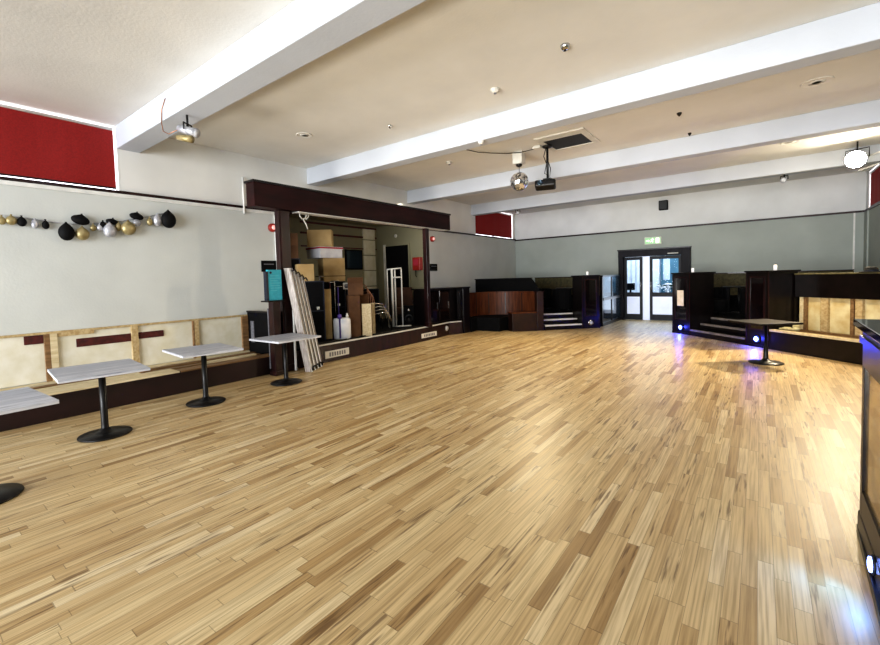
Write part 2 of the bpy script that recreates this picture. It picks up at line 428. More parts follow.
# header beam over the stage with its two posts
hb = thing('header_beam', 'long dark mahogany beam spanning the front of the stage opening', 'beam', (-6.76, 6.8, 2.9))
MB().box(-6.9, -6.66, 3.97, 9.7, 2.9, 3.33).build('beam_casing', 'header', hb, .006)
MB().box(-6.93, -6.64, 3.95, 9.72, 3.30, 3.335).build('top_lip', 'blackwood', hb)
MB().box(-6.88, -6.68, 4.85, 9.6, 2.885, 2.9).build('white_underside_strip', 'white', hb)
for y0, y1, lb in ((4.45, 4.68, 'near dark mahogany post carrying the left end of the header beam'), (8.70, 8.82, 'slim far mahogany post under the right end of the header beam')):
    p = thing('stage_post', lb, 'post', (-6.78, y0, 0.0 if y0 < 5 else .36))
    zb = 0 if y0 < 5 else .36
    MB().box(-6.84, -6.72, y0, y1, zb, 2.885).build('post_shaft', 'darkwood', p, .005)
    MB().box(-6.855, -6.70, y0-.012, y1+.012, zb, zb+.12).build('base_block', 'darkwood', p, .004)
    MB().box(-6.715, -6.705, y0+.03, y1-.03, zb+.2, 2.85).build('front_moulding', 'darkwood', p)

# ------------------------------------------------------------------ stage
st = thing('stage_platform', 'low dark stage platform filling the recess in the left wall', 'stage', (-8, 7.5, 0))
poly = [(-9.87, 5.09), (-7.6, 5.09), (-6.79, 4.78), (-6.80, 7.5), (-6.86, 9.0), (-6.95, 9.9), (-6.78, 10.30), (-6.78, 10.34), (-6.98, 10.34), (-6.98, 10.6), (-7.74, 10.6), (-7.74, 10.13), (-9.87, 10.13)]
MB().prism(poly, .33, .36).build('deck', 'blackm', st)
MB().prism([(x+.03 if x > -7.5 else x, y) for x, y in poly], 0, .33).build('fascia', 'darkwood', st)
nose = [(-6.785, 4.85), (-6.785, 7.5), (-6.84, 9.0), (-6.93, 9.9), (-6.77, 10.25)]
q = MB()
for a, b_ in zip(nose, nose[1:]): q.hexa([(a[0], a[1]), (a[0]+.045, a[1]), (b_[0]+.045, b_[1]), (b_[0], b_[1])], .345, .372)
q.build('white_nosing', 'steelw', st)
for y0, y1, z0, z1 in ((5.38, 6.0, .08, .22), (8.5, 9.15, .08, .20)):
    o = MB().box(-6.765 if y0 < 6 else -6.83, -6.745 if y0 < 6 else -6.80, y0, y1, z0, z1).build('vent_cover', 'plasticw', st, .003)
    for i in range(7):
        c = y0+.12+(y1-y0-.24)*i/6
        x_ = -6.744 if y0 < 6 else -6.799
        MB().box(x_, x_+.003, c-.018, c+.018, z0+.03, z1-.03).build('vent_slot', 'sheet', o)

# cabinet standing on the stage's right end
cb = thing('display_cabinet', 'glossy black cabinet standing at the right hand end of the stage', 'cabinet', (-7.0, 9.9, .36))
MB().hexa([(-7.45, 9.0), (-7.0, 9.0), (-6.98, 10.6), (-7.45, 10.6)], .36, 1.30).build('carcass', 'blackwood', cb, .005)
MB().hexa([(-7.5, 8.96), (-6.95, 8.96), (-6.66, 10.66), (-7.5, 10.66)], 1.30, 1.335).build('cabinet_top', 'blackwood', cb, .004)
for y0, y1 in ((9.04, 9.52), (9.56, 10.04)):
    d = MB().box(-6.995, -6.975, y0, y1, .42, 1.26).build('cabinet_door', 'inset', cb, .004)
    MB().box(-6.975, -6.955, y1-.07, y1-.05, .75, .95).build('door_handle', 'chrome', d)
ep = thing('end_panel', 'tall black end pillar beside the stage cabinet reaching down to the dance floor', 'pillar', (-6.75, 10.5, 0))
MB().hexa([(-6.96, 10.36), (-6.72, 10.36), (-6.68, 10.64), (-6.96, 10.64)], 0.0, 1.30).build('pillar_body', 'blackwood', ep, .005)
MB().box(-6.92, -6.76, 10.35, 10.36, .42, 1.22).build('inset_panel', 'inset', ep)
sl = thing('foot_light', 'unlit round lens set in the stage end below the black cabinet', 'light', (-6.85, 9.9, .2))
MB().cyl((-6.93, 9.75, .2), .065, .05, 20, 'x').build('lens', 'lampoff', sl)
MB().lathe((-6.93, 9.75, .2), [(.085, 0), (.085, .03), (.065, .04)], 20, 'x').build('rim', 'chrome', sl)

# recess wall details
wp = thing('wall_panel', 'pale blocks of panelling in the back corner of the stage recess', 'panel', (-9.87, 9.7, .4))
for z0, z1 in ((.5, 1.40), (1.43, 1.9), (1.93, 2.38), (2.41, 2.87), (2.90, 3.22)):
    MB().box(-9.88, -9.83, 9.5, 10.02, z0, z1).build('panel_block', pm := 'cream' if z0 > 9 else 'ply', wp, .006)
for z0, z1 in ((2.93, 2.98), (3.22, 3.27), (2.58, 2.61)):
    struct(MB().box(-9.88, -9.84, 7.2, 10.1, z0, z1).build('trim_%d' % (k := k+1), 'redstrip'))
tv = thing('wall_screen', 'dark flat screen on the back wall of the stage recess beside the boxes', 'screen', (-9.86, 9.15, 1.9))
MB().box(-9.88, -9.83, 8.75, 9.44, 1.95, 2.55).build('screen_housing', 'blackm', tv, .006)
MB().box(-9.83, -9.825, 8.79, 9.40, 1.99, 2.51).build('screen_glass', 'smoke', tv)
d3 = MB().box(-9.47, -8.52, 10.12, 10.14, .36, 2.66).build('door_3', 'blackm'); struct(d3)
MB().box(-9.56, -9.47, 10.10, 10.139, .36, 2.72).build('door_frame', 'plasticw', d3)
MB().box(-8.52, -8.46, 10.10, 10.139, .36, 2.72).build('door_frame', 'wall_in', d3)
MB().box(-9.45, -8.54, 10.105, 10.12, .42, 1.35).build('kick_panel', 'blockwood', d3)
rb = thing('fire_hose_box', 'red cabinet on the recess wall just left of the far stage post', 'box', (-8.1, 10.12, 1.86))
MB().box(-8.27, -7.98, 9.98, 10.14, 1.86, 2.25).build('housing', 'red', rb, .02)
MB().box(-8.22, -8.03, 9.972, 9.982, 2.0, 2.2).build('front_plate', 'redprint', rb)
MB().tube([(-8.2, 10.05, 1.87), (-8.2, 10.05, 1.7), (-8.17, 10.05, 1.66)], .012).build('hose', 'blackm', rb)
dt = thing('smoke_detector', 'round pale detector high on the far wall of the stage recess', 'detector', (-9.03, 10.14, 2.97))
MB().lathe((-9.03, 10.14, 2.97), [(.055, 0), (.055, -.02), (.035, -.04)], 20, 'y').build('detector_body', 'plasticw', dt)
MB().cyl((-9.03, 10.10, 2.97), .012, -.006, 10, 'y').build('indicator', 'lampoff', dt)

# items on the left wall by the posts
def plaque(y0, y1, z0, z1, label):
    p = thing('wall_plaque', label, 'sign', (WX, y0, z0))
    MB().box(WX, WX+.02, y0, y1, z0, z1).build('plate', 'blackm', p, .004)
    MB().box(WX+.02, WX+.023, y0+.05, y1-.05, z1-.08, z1-.06).build('printed_line', 'sheet', p)
plaque(4.70, 5.02, 1.83, 2.05, 'small black plaque on the wall behind the teal notice')
plaque(10.17, 10.52, 1.83, 2.04, 'small black plaque on the wall right of the far stage post')
def alarm(y, z, label):
    a = thing('fire_alarm', label, 'alarm', (WX, y, z))
    MB().lathe((WX, y, z), [(.085, 0), (.085, .05), (.07, .07)], 24, 'x').build('sounder_body', 'red', a)
    MB().lathe((WX+.07, y, z), [(.045, 0), (.045, .02), (.025, .03)], 20, 'x').build('alarm_lens', 'alarmlens', a)
alarm(4.97, 2.71, 'red round fire alarm with pale lens left of the near stage post')
alarm(10.30, 2.78, 'red round fire alarm right of the far stage post')

# ------------------------------------------------------------------ left bench with its bare frame
be = thing('bench_frame', 'stripped bench along the left wall, dark front and bare timber seat', 'bench', (-7.2, 1.5, 0))
MB().box(-6.84, -6.80, Y0, 4.30, 0, .315).build('front_panel', 'bench_face', be, .004)
MB().box(-7.74, -6.84, Y0, 4.30, 0, .16).build('base_infill', 'blackm', be)
MB().box(-7.12, -6.79, Y0, 2.72, .315, .34).build('front_board', 'pinel', be, .004)
MB().box(-7.02, -6.79, 2.74, 4.30, .312, .335).build('front_board', 'pineb', be, .004)
for x0, x1, y0, y1, z, m_ in ((-7.30, -7.19, 1.0, 2.35, .335, 'pinel'), (-7.52, -7.42, Y0, 4.3, .33, 'pineb'), (-7.72, -7.60, Y0, 4.3, .34, 'pinel'), (-7.28, -7.16, 2.5, 4.25, .325, 'pineb'), (-7.14, -7.04, 3.2, 4.1, .36, 'pinel')):
    MB().box(x0, x1, y0, y1, z-.04, z).build('seat_rail', m_, be, .004)
for y in (-1.6, -.2, 1.1, 2.42, 3.35, 4.2):
    MB().box(-7.74, -6.86, y, y+.05, .16, .295).build('cross_bearer', 'pineb', be)
MB().box(WX, WX+.05, Y0, 4.34, .99, 1.02).build('top_rail', 'pine', be, .003)
for y0, y1, m_ in ((-.9, -.8, 'pine'), (.25, .34, 'pinel'), (1.39, 1.45, 'pineb'), (1.45, 1.53, 'pinel'), (2.42, 2.51, 'pine'), (3.33, 3.36, 'pineb'), (3.36, 3.43, 'pine'), (4.22, 4.34, 'pineb')):
    MB().box(WX, WX+.06, y0, y1, .34, .99).build('upright_batten', m_, be, .003)
for y0, y1 in ((-2.4, -.9), (-.8, .25), (.34, 1.39), (1.53, 2.42), (2.51, 3.33), (3.43, 4.22)):
    MB().box(WX, WX+.02, y0, y1, .345, .99).build('ply_backing', 'ply', be)
for y0, y1, z0, z1 in ((1.19, 1.385, .87, .985), (1.74, 2.415, .765, .885), (2.52, 2.88, .785, .885)):
    MB().box(WX+.02, WX+.035, y0, y1, z0, z1).build('red_strip', 'redstrip', be, .003)
MB().box(WX+.02, WX+.045, 1.53, 1.95, .94, .99).build('nailed_offcut', 'pine', be)

# bench end partition, pillar with shelf, teal notice
pt = thing('bench_end_partition', 'dark partition closing the right hand end of the stripped bench', 'partition', (-7.2, 4.38, 0))
MB().box(-7.73, -6.72, 4.35, 4.40, 0, 1.06).build('board', 'blackm', pt, .004)
MB().box(-7.74, -6.71, 4.34, 4.41, 1.06, 1.09).build('capping', 'blackwood', pt, .003)
MB().box(-7.6, -7.5, 4.335, 4.35, .5, .9).build('grey_strip', 'sheet', pt)
pp = thing('shelf_pillar', 'short maroon pillar with a small shelf at the end of the stripped bench', 'pillar', (-6.65, 4.25, 0))
MB().box(-6.71, -6.57, 4.17, 4.31, 0, 1.28).build('pillar_shaft', 'darkwood', pp, .005)
MB().box(-6.74, -6.54, 4.05, 4.40, 1.28, 1.305).build('shelf', 'blackwood', pp, .004)
MB().box(-6.73, -6.55, 4.15, 4.33, 0, .08).build('plinth', 'darkwood', pp, .004)
tn = thing('teal_notice', 'bright teal printed notice box standing on the pillar shelf', 'notice', (-6.64, 4.27, 1.305))
MB().hexa([(-6.66, 4.12), (-6.60, 4.12), (-6.60, 4.38), (-6.66, 4.38)], 1.305, 1.83).build('box', 'teal', tn, .003)
MB().box(-6.665, -6.595, 4.075, 4.12, 1.305, 1.80).build('navy_spine', 'navy', tn)
g = MB()
for i, w_ in enumerate((.16, .2, .14, .2, .18, .2, .12)):
    z_ = 1.72-i*.042; g.box(-6.60, -6.597, 4.16, 4.16+w_, z_, z_+.012)
g.build('printed_lines', 'tealline', tn)
MB().cyl((-6.60, 4.17, 1.78), .02, .006, 14, 'x').build('round_badge', 'navy', tn)
tag(MB().box(-6.60, -6.575, 4.57, 4.60, .02, 1.16).build('white_pipe', 'white'), 'thin white upright pipe between the shelf pillar and the leaning tables', 'pipe')
tag(MB().box(-6.80, -6.775, 4.20, 4.24, .1, 1.16).build('grey_pipe', 'sheet'), 'short grey upright pipe just left of the maroon shelf pillar', 'pipe')

# folded tables leaning on the near post
B0, B1 = Vector((-6.29, 4.70, 0)), Vector((-6.60, 5.22, 0))
T0, T1 = Vector((-6.58, 4.54, 1.86)), Vector((-6.64, 4.89, 1.86))
lbl = ['leftmost folded trestle table leaning on the near stage post', 'second folded trestle table in the leaning bundle by the stage', 'third folded trestle table in the leaning bundle by the stage', 'rightmost folded trestle table leaning beside the stage front']
for i in range(4):
    a0, a1 = i/4, (i+.72)/4
    ft = thing('folded_table', lbl[i], 'table', B0.lerp(B1, a0), 0, 'folded trestle tables leaning by the stage')
    p = [B0.lerp(B1, a0), B0.lerp(B1, a1), T0.lerp(T1, a0), T0.lerp(T1, a1)]
    back = Vector((-.30, -.05, 0)) if i < 2 else Vector((-.10, -.02, 0)); back.z = 0
    back = Vector((-.10, -.06, 0))
    dz = Vector((0, 0, -.05*i))
    MB().hex8([p[0], p[1], p[1]+back, p[0]+back, p[2]+dz, p[3]+dz, p[3]+back+dz, p[2]+back+dz]).build('folded_top', 'trestle', ft, .004)
    e = Vector((.014, -.010, 0)); w = (p[1]-p[0]).normalized()*.055
    MB().hex8([p[0]+e, p[0]+e+w, p[0]+w, p[0], p[2]+e+dz, p[2]+e+w+dz, p[2]+w+dz, p[2]+dz]).build('edge_strip', 'bluewhite', ft)
    w2 = (p[1]-p[0])*.93
    MB().hex8([p[0]+e+w2, p[1]+e, p[1], p[0]+w2, p[2]+e+dz+(p[3]-p[2])*.9, p[3]+e+dz, p[3]+dz, p[2]+(p[3]-p[2])*.9+dz]).build('edge_strip', 'plankedge', ft)
    c = p[0].lerp(p[1], .6); c2 = c+(p[2]-p[0])*.04
    MB().tube([c+Vector((.03, -.02, .03)), c2+Vector((.04, -.02, 0)), c2+Vector((.0, .05, .02))], .016).build('leg_bracket', 'black', ft)
    c3 = p[2].lerp(p[3], .6)+dz+(p[0]-p[2])*.03
    MB().tube([c3+Vector((.03, -.02, 0)), c3+Vector((.04, .03, .03)), c3+Vector((.03, .07, -.02))], .014).build('leg_bracket', 'black', ft)

# ------------------------------------------------------------------ pedestal tables
def tabletop(cx, cy, sx, sy, rz, mat='planktop', z=.72):
    pass
def pedestal(label, base, top, size, rz, mat='planktop', edge='plankedge', z=.72, group='pedestal tables along the left bench', pr=.033):
    t_ = thing('pedestal_table', label, 'table', (base[0], base[1], 0), 0, group)
    bx, by = base
    MB().lathe((bx, by, 0), [(.235, 0), (.245, .008), (.24, .018), (.12, .035), (.055, .05), (.045, .075)], 40).build('base_plate', 'black', t_)
    MB().lathe((bx, by, .06), [(.042, 0), (.036, .03), (.034, .06), (.034, .22), (pr, .23), (pr, z-.10)], 20).build('column', 'black', t_)
    cr = MB(); cr.box(bx-.2, bx+.2, by-.025, by+.025, z-.045, z-.028); cr.box(bx-.025, bx+.025, by-.2, by+.2, z-.045, z-.028)
    cr.build('top_bracket', 'black', t_)
    o = MB().box(-size[0]/2, size[0]/2, -size[1]/2, size[1]/2, -.012, 0).build('tabletop', mat, t_, .002)
    o.matrix_basis = Matrix.Translation((top[0]-bx, top[1]-by, z)) @ Matrix.Rotation(rz, 4, 'Z')
    e = MB().box(-size[0]/2, size[0]/2, -size[1]/2, size[1]/2, -.03, -.012).build('edge_band', edge, o, .002); e.matrix_basis = Matrix.Identity(4)
    return t_
pedestal('whitewashed plank pedestal table cut off by the left edge of the photo', (-4.72, .42), (-4.82, .40), (.86, .88), math.radians(3))
pedestal('whitewashed plank pedestal table second from the left, beside the red strips', (-5.64, 1.47), (-5.74, 1.47), (.92, .77), math.radians(-6))
pedestal('whitewashed plank pedestal table third from the left by the bench', (-5.96, 2.70), (-6.09, 2.75), (.88, .76), math.radians(-6))
pedestal('pale plank pedestal table in front of the leaning folded tables', (-5.99, 3.98), (-6.08, 4.06), (.80, .80), math.radians(1))
pedestal('dark topped pedestal table standing alone on the right of the dance floor', (.09, 9.26), (.06, 9.28), (.72, .72), math.radians(40), 'darktop', 'blackwood', z=.71, group='dark pedestal table by the right steps', pr=.022)

# ------------------------------------------------------------------ balloons on the left wall
gb = 'balloons and baubles strung along the left wall'
def balloon(y, z, r, mat, label, sy=1, sz=1.1, tip=True, tilt=0):
    b_ = thing('balloon', label, 'balloon', (WX+.02, y, z), 0, gb)
    R_ = Matrix.Rotation(tilt, 3, 'X'); c = Vector((WX+.02+r*.7, y, z)); n, q_ = 20, MB()
    prof = [(.05, -1), (.35, -.95), (.68, -.74), (.92, -.4), (1, 0), (.93, .35), (.72, .68), (.42, .95), (.18, 1.14), (.07, 1.25)]
    vs = []; fs = []
    for a_, h in prof:
        for i in range(n):
            p = R_ @ Vector((.7*r*a_*math.cos(2*PI*i/n), .9*r*sy*a_*math.sin(2*PI*i/n), r*sz*h)); vs.append(c+p)
    for k_ in range(len(prof)-1):
        for i in range(n): fs.append((k_*n+i, k_*n+(i+1) % n, (k_+1)*n+(i+1) % n, (k_+1)*n+i))
    fs += [tuple(reversed(range(n))), tuple(range((len(prof)-1)*n, len(prof)*n))]
    q_.add(vs, fs, True); q_.build('balloon_skin', mat, b_)
    tp = c+R_ @ Vector((0, 0, r*sz*1.14))
    MB().lathe(tuple(tp-Vector((0, 0, .012))), [(.007, 0), (.006, .014), (.013, .028)], 10).build('knot', mat, b_)
mpp = .0148
for (y, z, r, m_, lb, sy, sz, ti) in (
    (1.06, 2.50, .05, 'gold', 'gold bauble at the very left edge of the photo', 1, 1, 0),
    (1.15, 2.51, .06, 'gold', 'gold balloon just left of the first small black balloon', 1.1, .95, 0),
    (1.25, 2.50, .057, 'balloonb', 'first small black balloon from the left of the garland', 1, 1.05, 0),
    (1.38, 2.48, .047, 'silver', 'small silver teardrop between two small black balloons', 1, 1.2, 0),
    (1.49, 2.48, .046, 'balloonb', 'small black teardrop right of the silver teardrop', 1, 1.2, 0),
    (1.70, 2.39, .105, 'balloonb', 'large low black balloon left of the pale gold one', 1, 1.08, 0),
    (1.88, 2.38, .092, 'gold', 'pale gold balloon hanging right of the large low black balloon', 1.02, .95, 0),
    (1.87, 2.58, .075, 'balloonb', 'black oval balloon lying above the pale gold one', 1.65, .9, -.25),
    (2.02, 2.48, .045, 'gold', 'little gold bauble right of the pale gold balloon', 1, 1, 0),
    (2.10, 2.49, .046, 'silver', 'little silver bauble left of the big silver balloon', 1, 1, 0),
    (2.21, 2.45, .10, 'silver', 'big silver balloon in the middle of the right cluster', .95, 1, 0),
    (2.14, 2.53, .05, 'balloonb', 'tiny black balloon touching the top left of the big silver one', 1, 1, 0),
    (2.26, 2.59, .05, 'balloonb', 'flat black balloon on top of the big silver one', 1.9, .8, -.2),
    (2.33, 2.52, .058, 'gold', 'dull gold bauble between silver balloon and bright gold balloon', .8, 1.1, 0),
    (2.45, 2.50, .108, 'gold', 'bright gold balloon right of the big silver one', 1.05, .92, 0),
    (2.58, 2.70, .062, 'balloonb', 'black pointed balloon above the right small silver bauble', 1.75, .85, -.2),
    (2.58, 2.60, .062, 'silver', 'small silver bauble under the black pointed balloon', 1.1, .9, 0),
    (2.76, 2.63, .055, 'gold', 'small gold bauble left of the last silver balloon', .9, 1.1, 0),
    (2.87, 2.66, .08, 'silver', 'silver balloon beside the last big black balloon', .9, 1.15, 0),
    (3.02, 2.68, .125, 'balloonb', 'big round black balloon at the right end of the garland', 1, 1.05, 0)):
    balloon(y, z, r, m_, lb, sy, sz, True, ti)
tag(MB().tube([(WX+.012, y, z) for y, z in ((.6, 2.62), (1.0, 2.58), (1.3, 2.56), (1.6, 2.53), (1.8, 2.52), (2.1, 2.56), (2.4, 2.62), (2.7, 2.70), (3.0, 2.80))], .007).build('garland_string', 'silver'), 'thin string running behind the balloons on the left wall', 'string')

# ------------------------------------------------------------------ things stored on the stage
FZ = .36
def yaw_to(x, y): return math.atan2(y, x)-PI/2      # local -Y faces the camera
def carton(name, label, cx, cy, z0, w, d, h, mat, rz=None, flaps=False, tape=True, group=None, sidemat=None, cat='box'):
    rz = yaw_to(cx, cy) if rz is None else rz
    t_ = thing(name, label, cat, (cx, cy, z0), rz, group)
    o = local(MB().box(-w/2, w/2, -d/2, d/2, 0, h).build('carton_body', mat, t_, .004))
    if tape: local(MB().box(-.03, .03, -d/2-.002, d/2+.002, h, h+.002).build('tape', 'cardboardd' if mat != 'whitebox' else 'redprint', t_))
    if flaps:
        for s_ in (-1, 1):
            local(MB().hex8([(-w/2, s_*d/2, h), (w/2, s_*d/2, h), (w/2, s_*(d/2+.01), h), (-w/2, s_*(d/2+.01), h), (-w/2, s_*(d/2+.08), h+.13), (w/2, s_*(d/2+.08), h+.13), (w/2, s_*(d/2+.09), h+.13), (-w/2, s_*(d/2+.09), h+.13)]).build('flap', mat, t_))
    return t_
# flight cases / racks carrying the cartons
def case(label, cx, cy, w, d, z1, mat='blackm', rz=None):
    rz = yaw_to(cx, cy) if rz is None else rz
    t_ = thing('flight_case', label, 'case', (cx, cy, FZ), rz)
    h = z1-FZ
    local(MB().box(-w/2, w/2, -d/2, d/2, 0, h).build('case_body', mat, t_, .004))
    e = MB()
    for sx in (-1, 1):
        e.box(sx*w/2-.012, sx*w/2+.012, -d/2-.006, -d/2+.012, 0, h)
    e.box(-w/2, w/2, -d/2-.006, -d/2+.01, h-.02, h); e.box(-w/2, w/2, -d/2-.006, -d/2+.01, h*.5-.01, h*.5+.01)
    local(e.build('metal_edging', 'navy', t_))
    for sx in (-.25, .25): local(MB().box(sx*w-.03, sx*w+.03, -d/2-.014, -d/2-.004, h*.5+.03, h*.5+.09).build('latch', 'chrome', t_))
    return t_
case('tall narrow black case at the left end of the stage behind the post', -8.12, 5.62, .40, .34, 2.12)
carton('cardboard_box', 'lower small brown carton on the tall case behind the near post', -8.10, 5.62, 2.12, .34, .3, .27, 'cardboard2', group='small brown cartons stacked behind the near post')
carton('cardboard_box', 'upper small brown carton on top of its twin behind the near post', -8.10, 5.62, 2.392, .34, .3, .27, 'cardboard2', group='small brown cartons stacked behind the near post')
case('dark blue black case standing right behind the leaning folded tables', -7.55, 5.72, .50, .34, 1.62)
carton('cardboard_box', 'tan carton with a white top flap above the leaning folded tables', -7.62, 5.62, 1.62, .34, .26, .36, 'cardboard', rz=yaw_to(-7.6, 5.6)+.2)
case('black rack at the back of the stage carrying the tall carton stack', -8.25, 6.85, .62, .5, 1.60)
carton('cardboard_box', 'tan carton directly under the white lidded box', -8.14, 6.78, 1.60, .52, .44, .55, 'cardboard', rz=yaw_to(-8.1, 6.8)+.3, tape=False)
local(MB().box(-.281, .281, -.224, -.221, .12, .135).build('seam', 'cardboardd', bpy.data.objects[max((o.name for o in bpy.data.objects if o.name.startswith('cardboard_box')), key=lambda n_: n_)]))
wbx = carton('lidded_box', 'white cardboard box with a red striped lid in the carton stack', -8.22, 6.66, 2.153, .62, .55, .22, 'whitebox', rz=yaw_to(-8.1, 6.8)+.62, tape=False)
o = local(MB().box(-.325, .325, -.29, .29, .20, .26).build('lid', 'whitebox', wbx, .004))
local(MB().box(-.327, .327, -.292, .292, .215, .25).build('red_stripe', 'redprint', o))
carton('cardboard_box', 'tan carton topmost in the stack above the white lidded box', -8.28, 6.60, 2.415, .56, .42, .40, 'cardboard', rz=yaw_to(-8.1, 6.8)-.1)
carton('tall_carton', 'tall narrow tan carton standing behind the white canister', -7.42, 6.02, FZ, .18, .2, 1.08, 'cardboard')
cn = thing('canister', 'white plastic canister with a spout and purple tape at the stage front', 'canister', (-7.13, 6.17, FZ))
MB().lathe((-7.13, 6.17, FZ), [(.17, 0), (.185, .02), (.185, .40), (.17, .44), (.06, .455)], 32).build('canister_body', 'bluewhite', cn)
MB().lathe((-7.05, 6.25, FZ+.45), [(.03, 0), (.03, .05), (.02, .07), (.02, .10)], 14).build('spout', 'plasticw', cn)
MB().box(-7.13-.155, -7.13-.13, 6.17-.15, 6.17-.125, FZ+.01, FZ+.02).build('drip_mark', 'purple', cn)
a_ = math.atan2(-6.17, 7.13); cxy = (-7.13+.187*math.cos(a_-.25), 6.17+.187*math.sin(a_-.25))
MB().lathe((cxy[0], cxy[1], FZ+.03), [(.018, 0), (.018, .42), (.045, .42), (.045, .50), (.0, .52)], 12).build('tape_roll', 'purple', cn)
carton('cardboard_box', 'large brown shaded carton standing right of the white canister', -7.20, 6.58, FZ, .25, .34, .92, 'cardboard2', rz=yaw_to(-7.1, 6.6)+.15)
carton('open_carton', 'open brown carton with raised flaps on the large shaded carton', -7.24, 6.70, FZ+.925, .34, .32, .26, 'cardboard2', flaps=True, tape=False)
def board(label, cx, cy, w, h, th=.06, mat='pinel', rz=None):
    t_ = thing('wooden_board', label, 'board', (cx, cy, FZ), yaw_to(cx, cy) if rz is None else rz)
    local(MB().hex8([(-w/2, -th/2, 0), (w/2, -th/2, 0), (w/2, th/2, 0), (-w/2, th/2, 0), (-w/2, -th/2+.05, h), (w/2, -th/2+.05, h), (w/2, th/2+.05, h), (-w/2, th/2+.05, h)]).build('board_face', mat, t_, .003))
    local(MB().hex8([(w/2, -th/2, 0), (w/2+.012, -th/2, 0), (w/2+.012, th/2, 0), (w/2, th/2, 0), (w/2, -th/2+.05, h), (w/2+.012, -th/2+.05, h), (w/2+.012, th/2+.05, h), (w/2, th/2+.05, h)]).build('dark_edge', 'cardboard2', t_))
board('wide pale wooden board upright at the stage front', -6.93, 6.72, .21, .72)
board('narrow pale wooden board upright right of the wide one', -7.03, 7.02, .085, .72)
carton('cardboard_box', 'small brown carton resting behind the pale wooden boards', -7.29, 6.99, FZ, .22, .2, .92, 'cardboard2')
# stands and clutter
def mic_stand(label, cx, cy, h, mat, lean=0, head=True):
    t_ = thing('microphone_stand', label, 'stand', (cx, cy, FZ))
    MB().tube([(cx, cy, FZ+.02), (cx+lean, cy, FZ+h)], .012).build('pole', mat, t_)
    b_ = MB()
    for a in (0, 2.1, 4.2): b_.tube([(cx, cy, FZ+.12), (cx+.10*math.cos(a), cy+.10*math.sin(a), FZ+.01)], .009)
    b_.build('tripod_foot', 'black', t_)
    if head:
        MB().tube([(cx+lean-.07, cy-.05, FZ+h), (cx+lean+.08, cy+.06, FZ+h)], .010).build('cross_bar', 'chrome', t_)
mic_stand('maroon pole stand behind the white canister', -7.62, 6.28, 1.22, 'maroon')
mic_stand('purple taped pole stand right behind the white canister', -7.43, 6.35, 1.12, 'purple')
mic_stand('chrome stand with a short cross bar left of the white speaker box', -7.80, 6.14, 1.36, 'chrome')
mic_stand('tall chrome stand between the tan carton and the open carton', -7.72, 6.50, 1.25, 'chrome')
sp = thing('speaker_box', 'small white box held on a black pole left of the open carton', 'speaker', (-7.30, 6.42, FZ), yaw_to(-7.3, 6.4))
sp.matrix_basis = Matrix.Translation((-7.56, 6.72, FZ)) @ Matrix.Rotation(yaw_to(-7.56, 6.72), 4, 'Z')
local(MB().cyl((0, 0, 0), .02, 1.05).build('pole', 'black', sp)); local(MB().cyl((0, 0, 0), .11, .03, 24).build('foot', 'black', sp))
o = local(MB().box(-.08, .08, -.06, .06, 1.05, 1.20).build('housing', 'plasticw', sp, .01)); local(MB().cyl((0, -.061, 1.125), .05, -.004, 20, 'y').build('grille', 'sheet', sp))
# nested tubular chairs
ch = thing('stacking_chair', 'bottom copper tubed chair nested in the stack on the stage', 'chair', (-7.5, 7.72, FZ), 0, 'nested tube framed chairs on the stage')
def loop(pts, r=.011): return MB().tube(pts, r)
def arc(cx, cz, rx, rz_, a0, a1, n=14): return [(cx+rx*math.cos(a0+(a1-a0)*i/n), cz+rz_*math.sin(a0+(a1-a0)*i/n)) for i in range(n+1)]
pts = [(x, -.22+.0*z, z) for x, z in arc(0, .66, .20, .26, PI, 0)]
local(loop([(-.20, -.25, .0)]+[(-.20, -.22, .3)]+pts+[(.20, -.22, .4), (.20, -.25, 0)]).build('back_hoop', 'copper', ch))
for s_ in (-1, 1):
    local(loop([(s_*.20, -.22, .42), (s_*.21, .0, .45), (s_*.20, .18, .43), (s_*.20, .24, .30), (s_*.20, .26, 0)]).build('side_frame', 'chrome', ch))
local(MB().box(-.18, .18, -.19, .19, .42, .46).build('seat', 'blackm', ch, .012))
local(MB().hex8([(-.16, -.235, .58), (.16, -.235, .58), (.16, -.215, .58), (-.16, -.215, .58), (-.13, -.235, .76), (.13, -.235, .76), (.13, -.215, .76), (-.13, -.215, .76)]).build('backrest', 'cardboardd', ch, .006))
rzc = yaw_to(-7.5, 7.72)-1.0
put(ch, (-7.46, 7.62, FZ), rzc)
for i, lb in enumerate(('second copper tubed chair up in the nested stack on the stage', 'third copper tubed chair up in the nested stack on the stage', 'top copper tubed chair of the nested stack on the stage')):
    c_ = copy_tree(ch); c_['label'] = lb
    dv = Vector((.0, -.055*(i+1), .0)); dv.rotate(Matrix.Rotation(rzc, 3, 'Z'))
    put(c_, (-7.46+dv.x, 7.62+dv.y, FZ+.0), rzc)
    c_.matrix_basis = Matrix.Translation((-7.46+dv.x, 7.62+dv.y, FZ+.075*(i+1))) @ Matrix.Rotation(rzc, 4, 'Z')
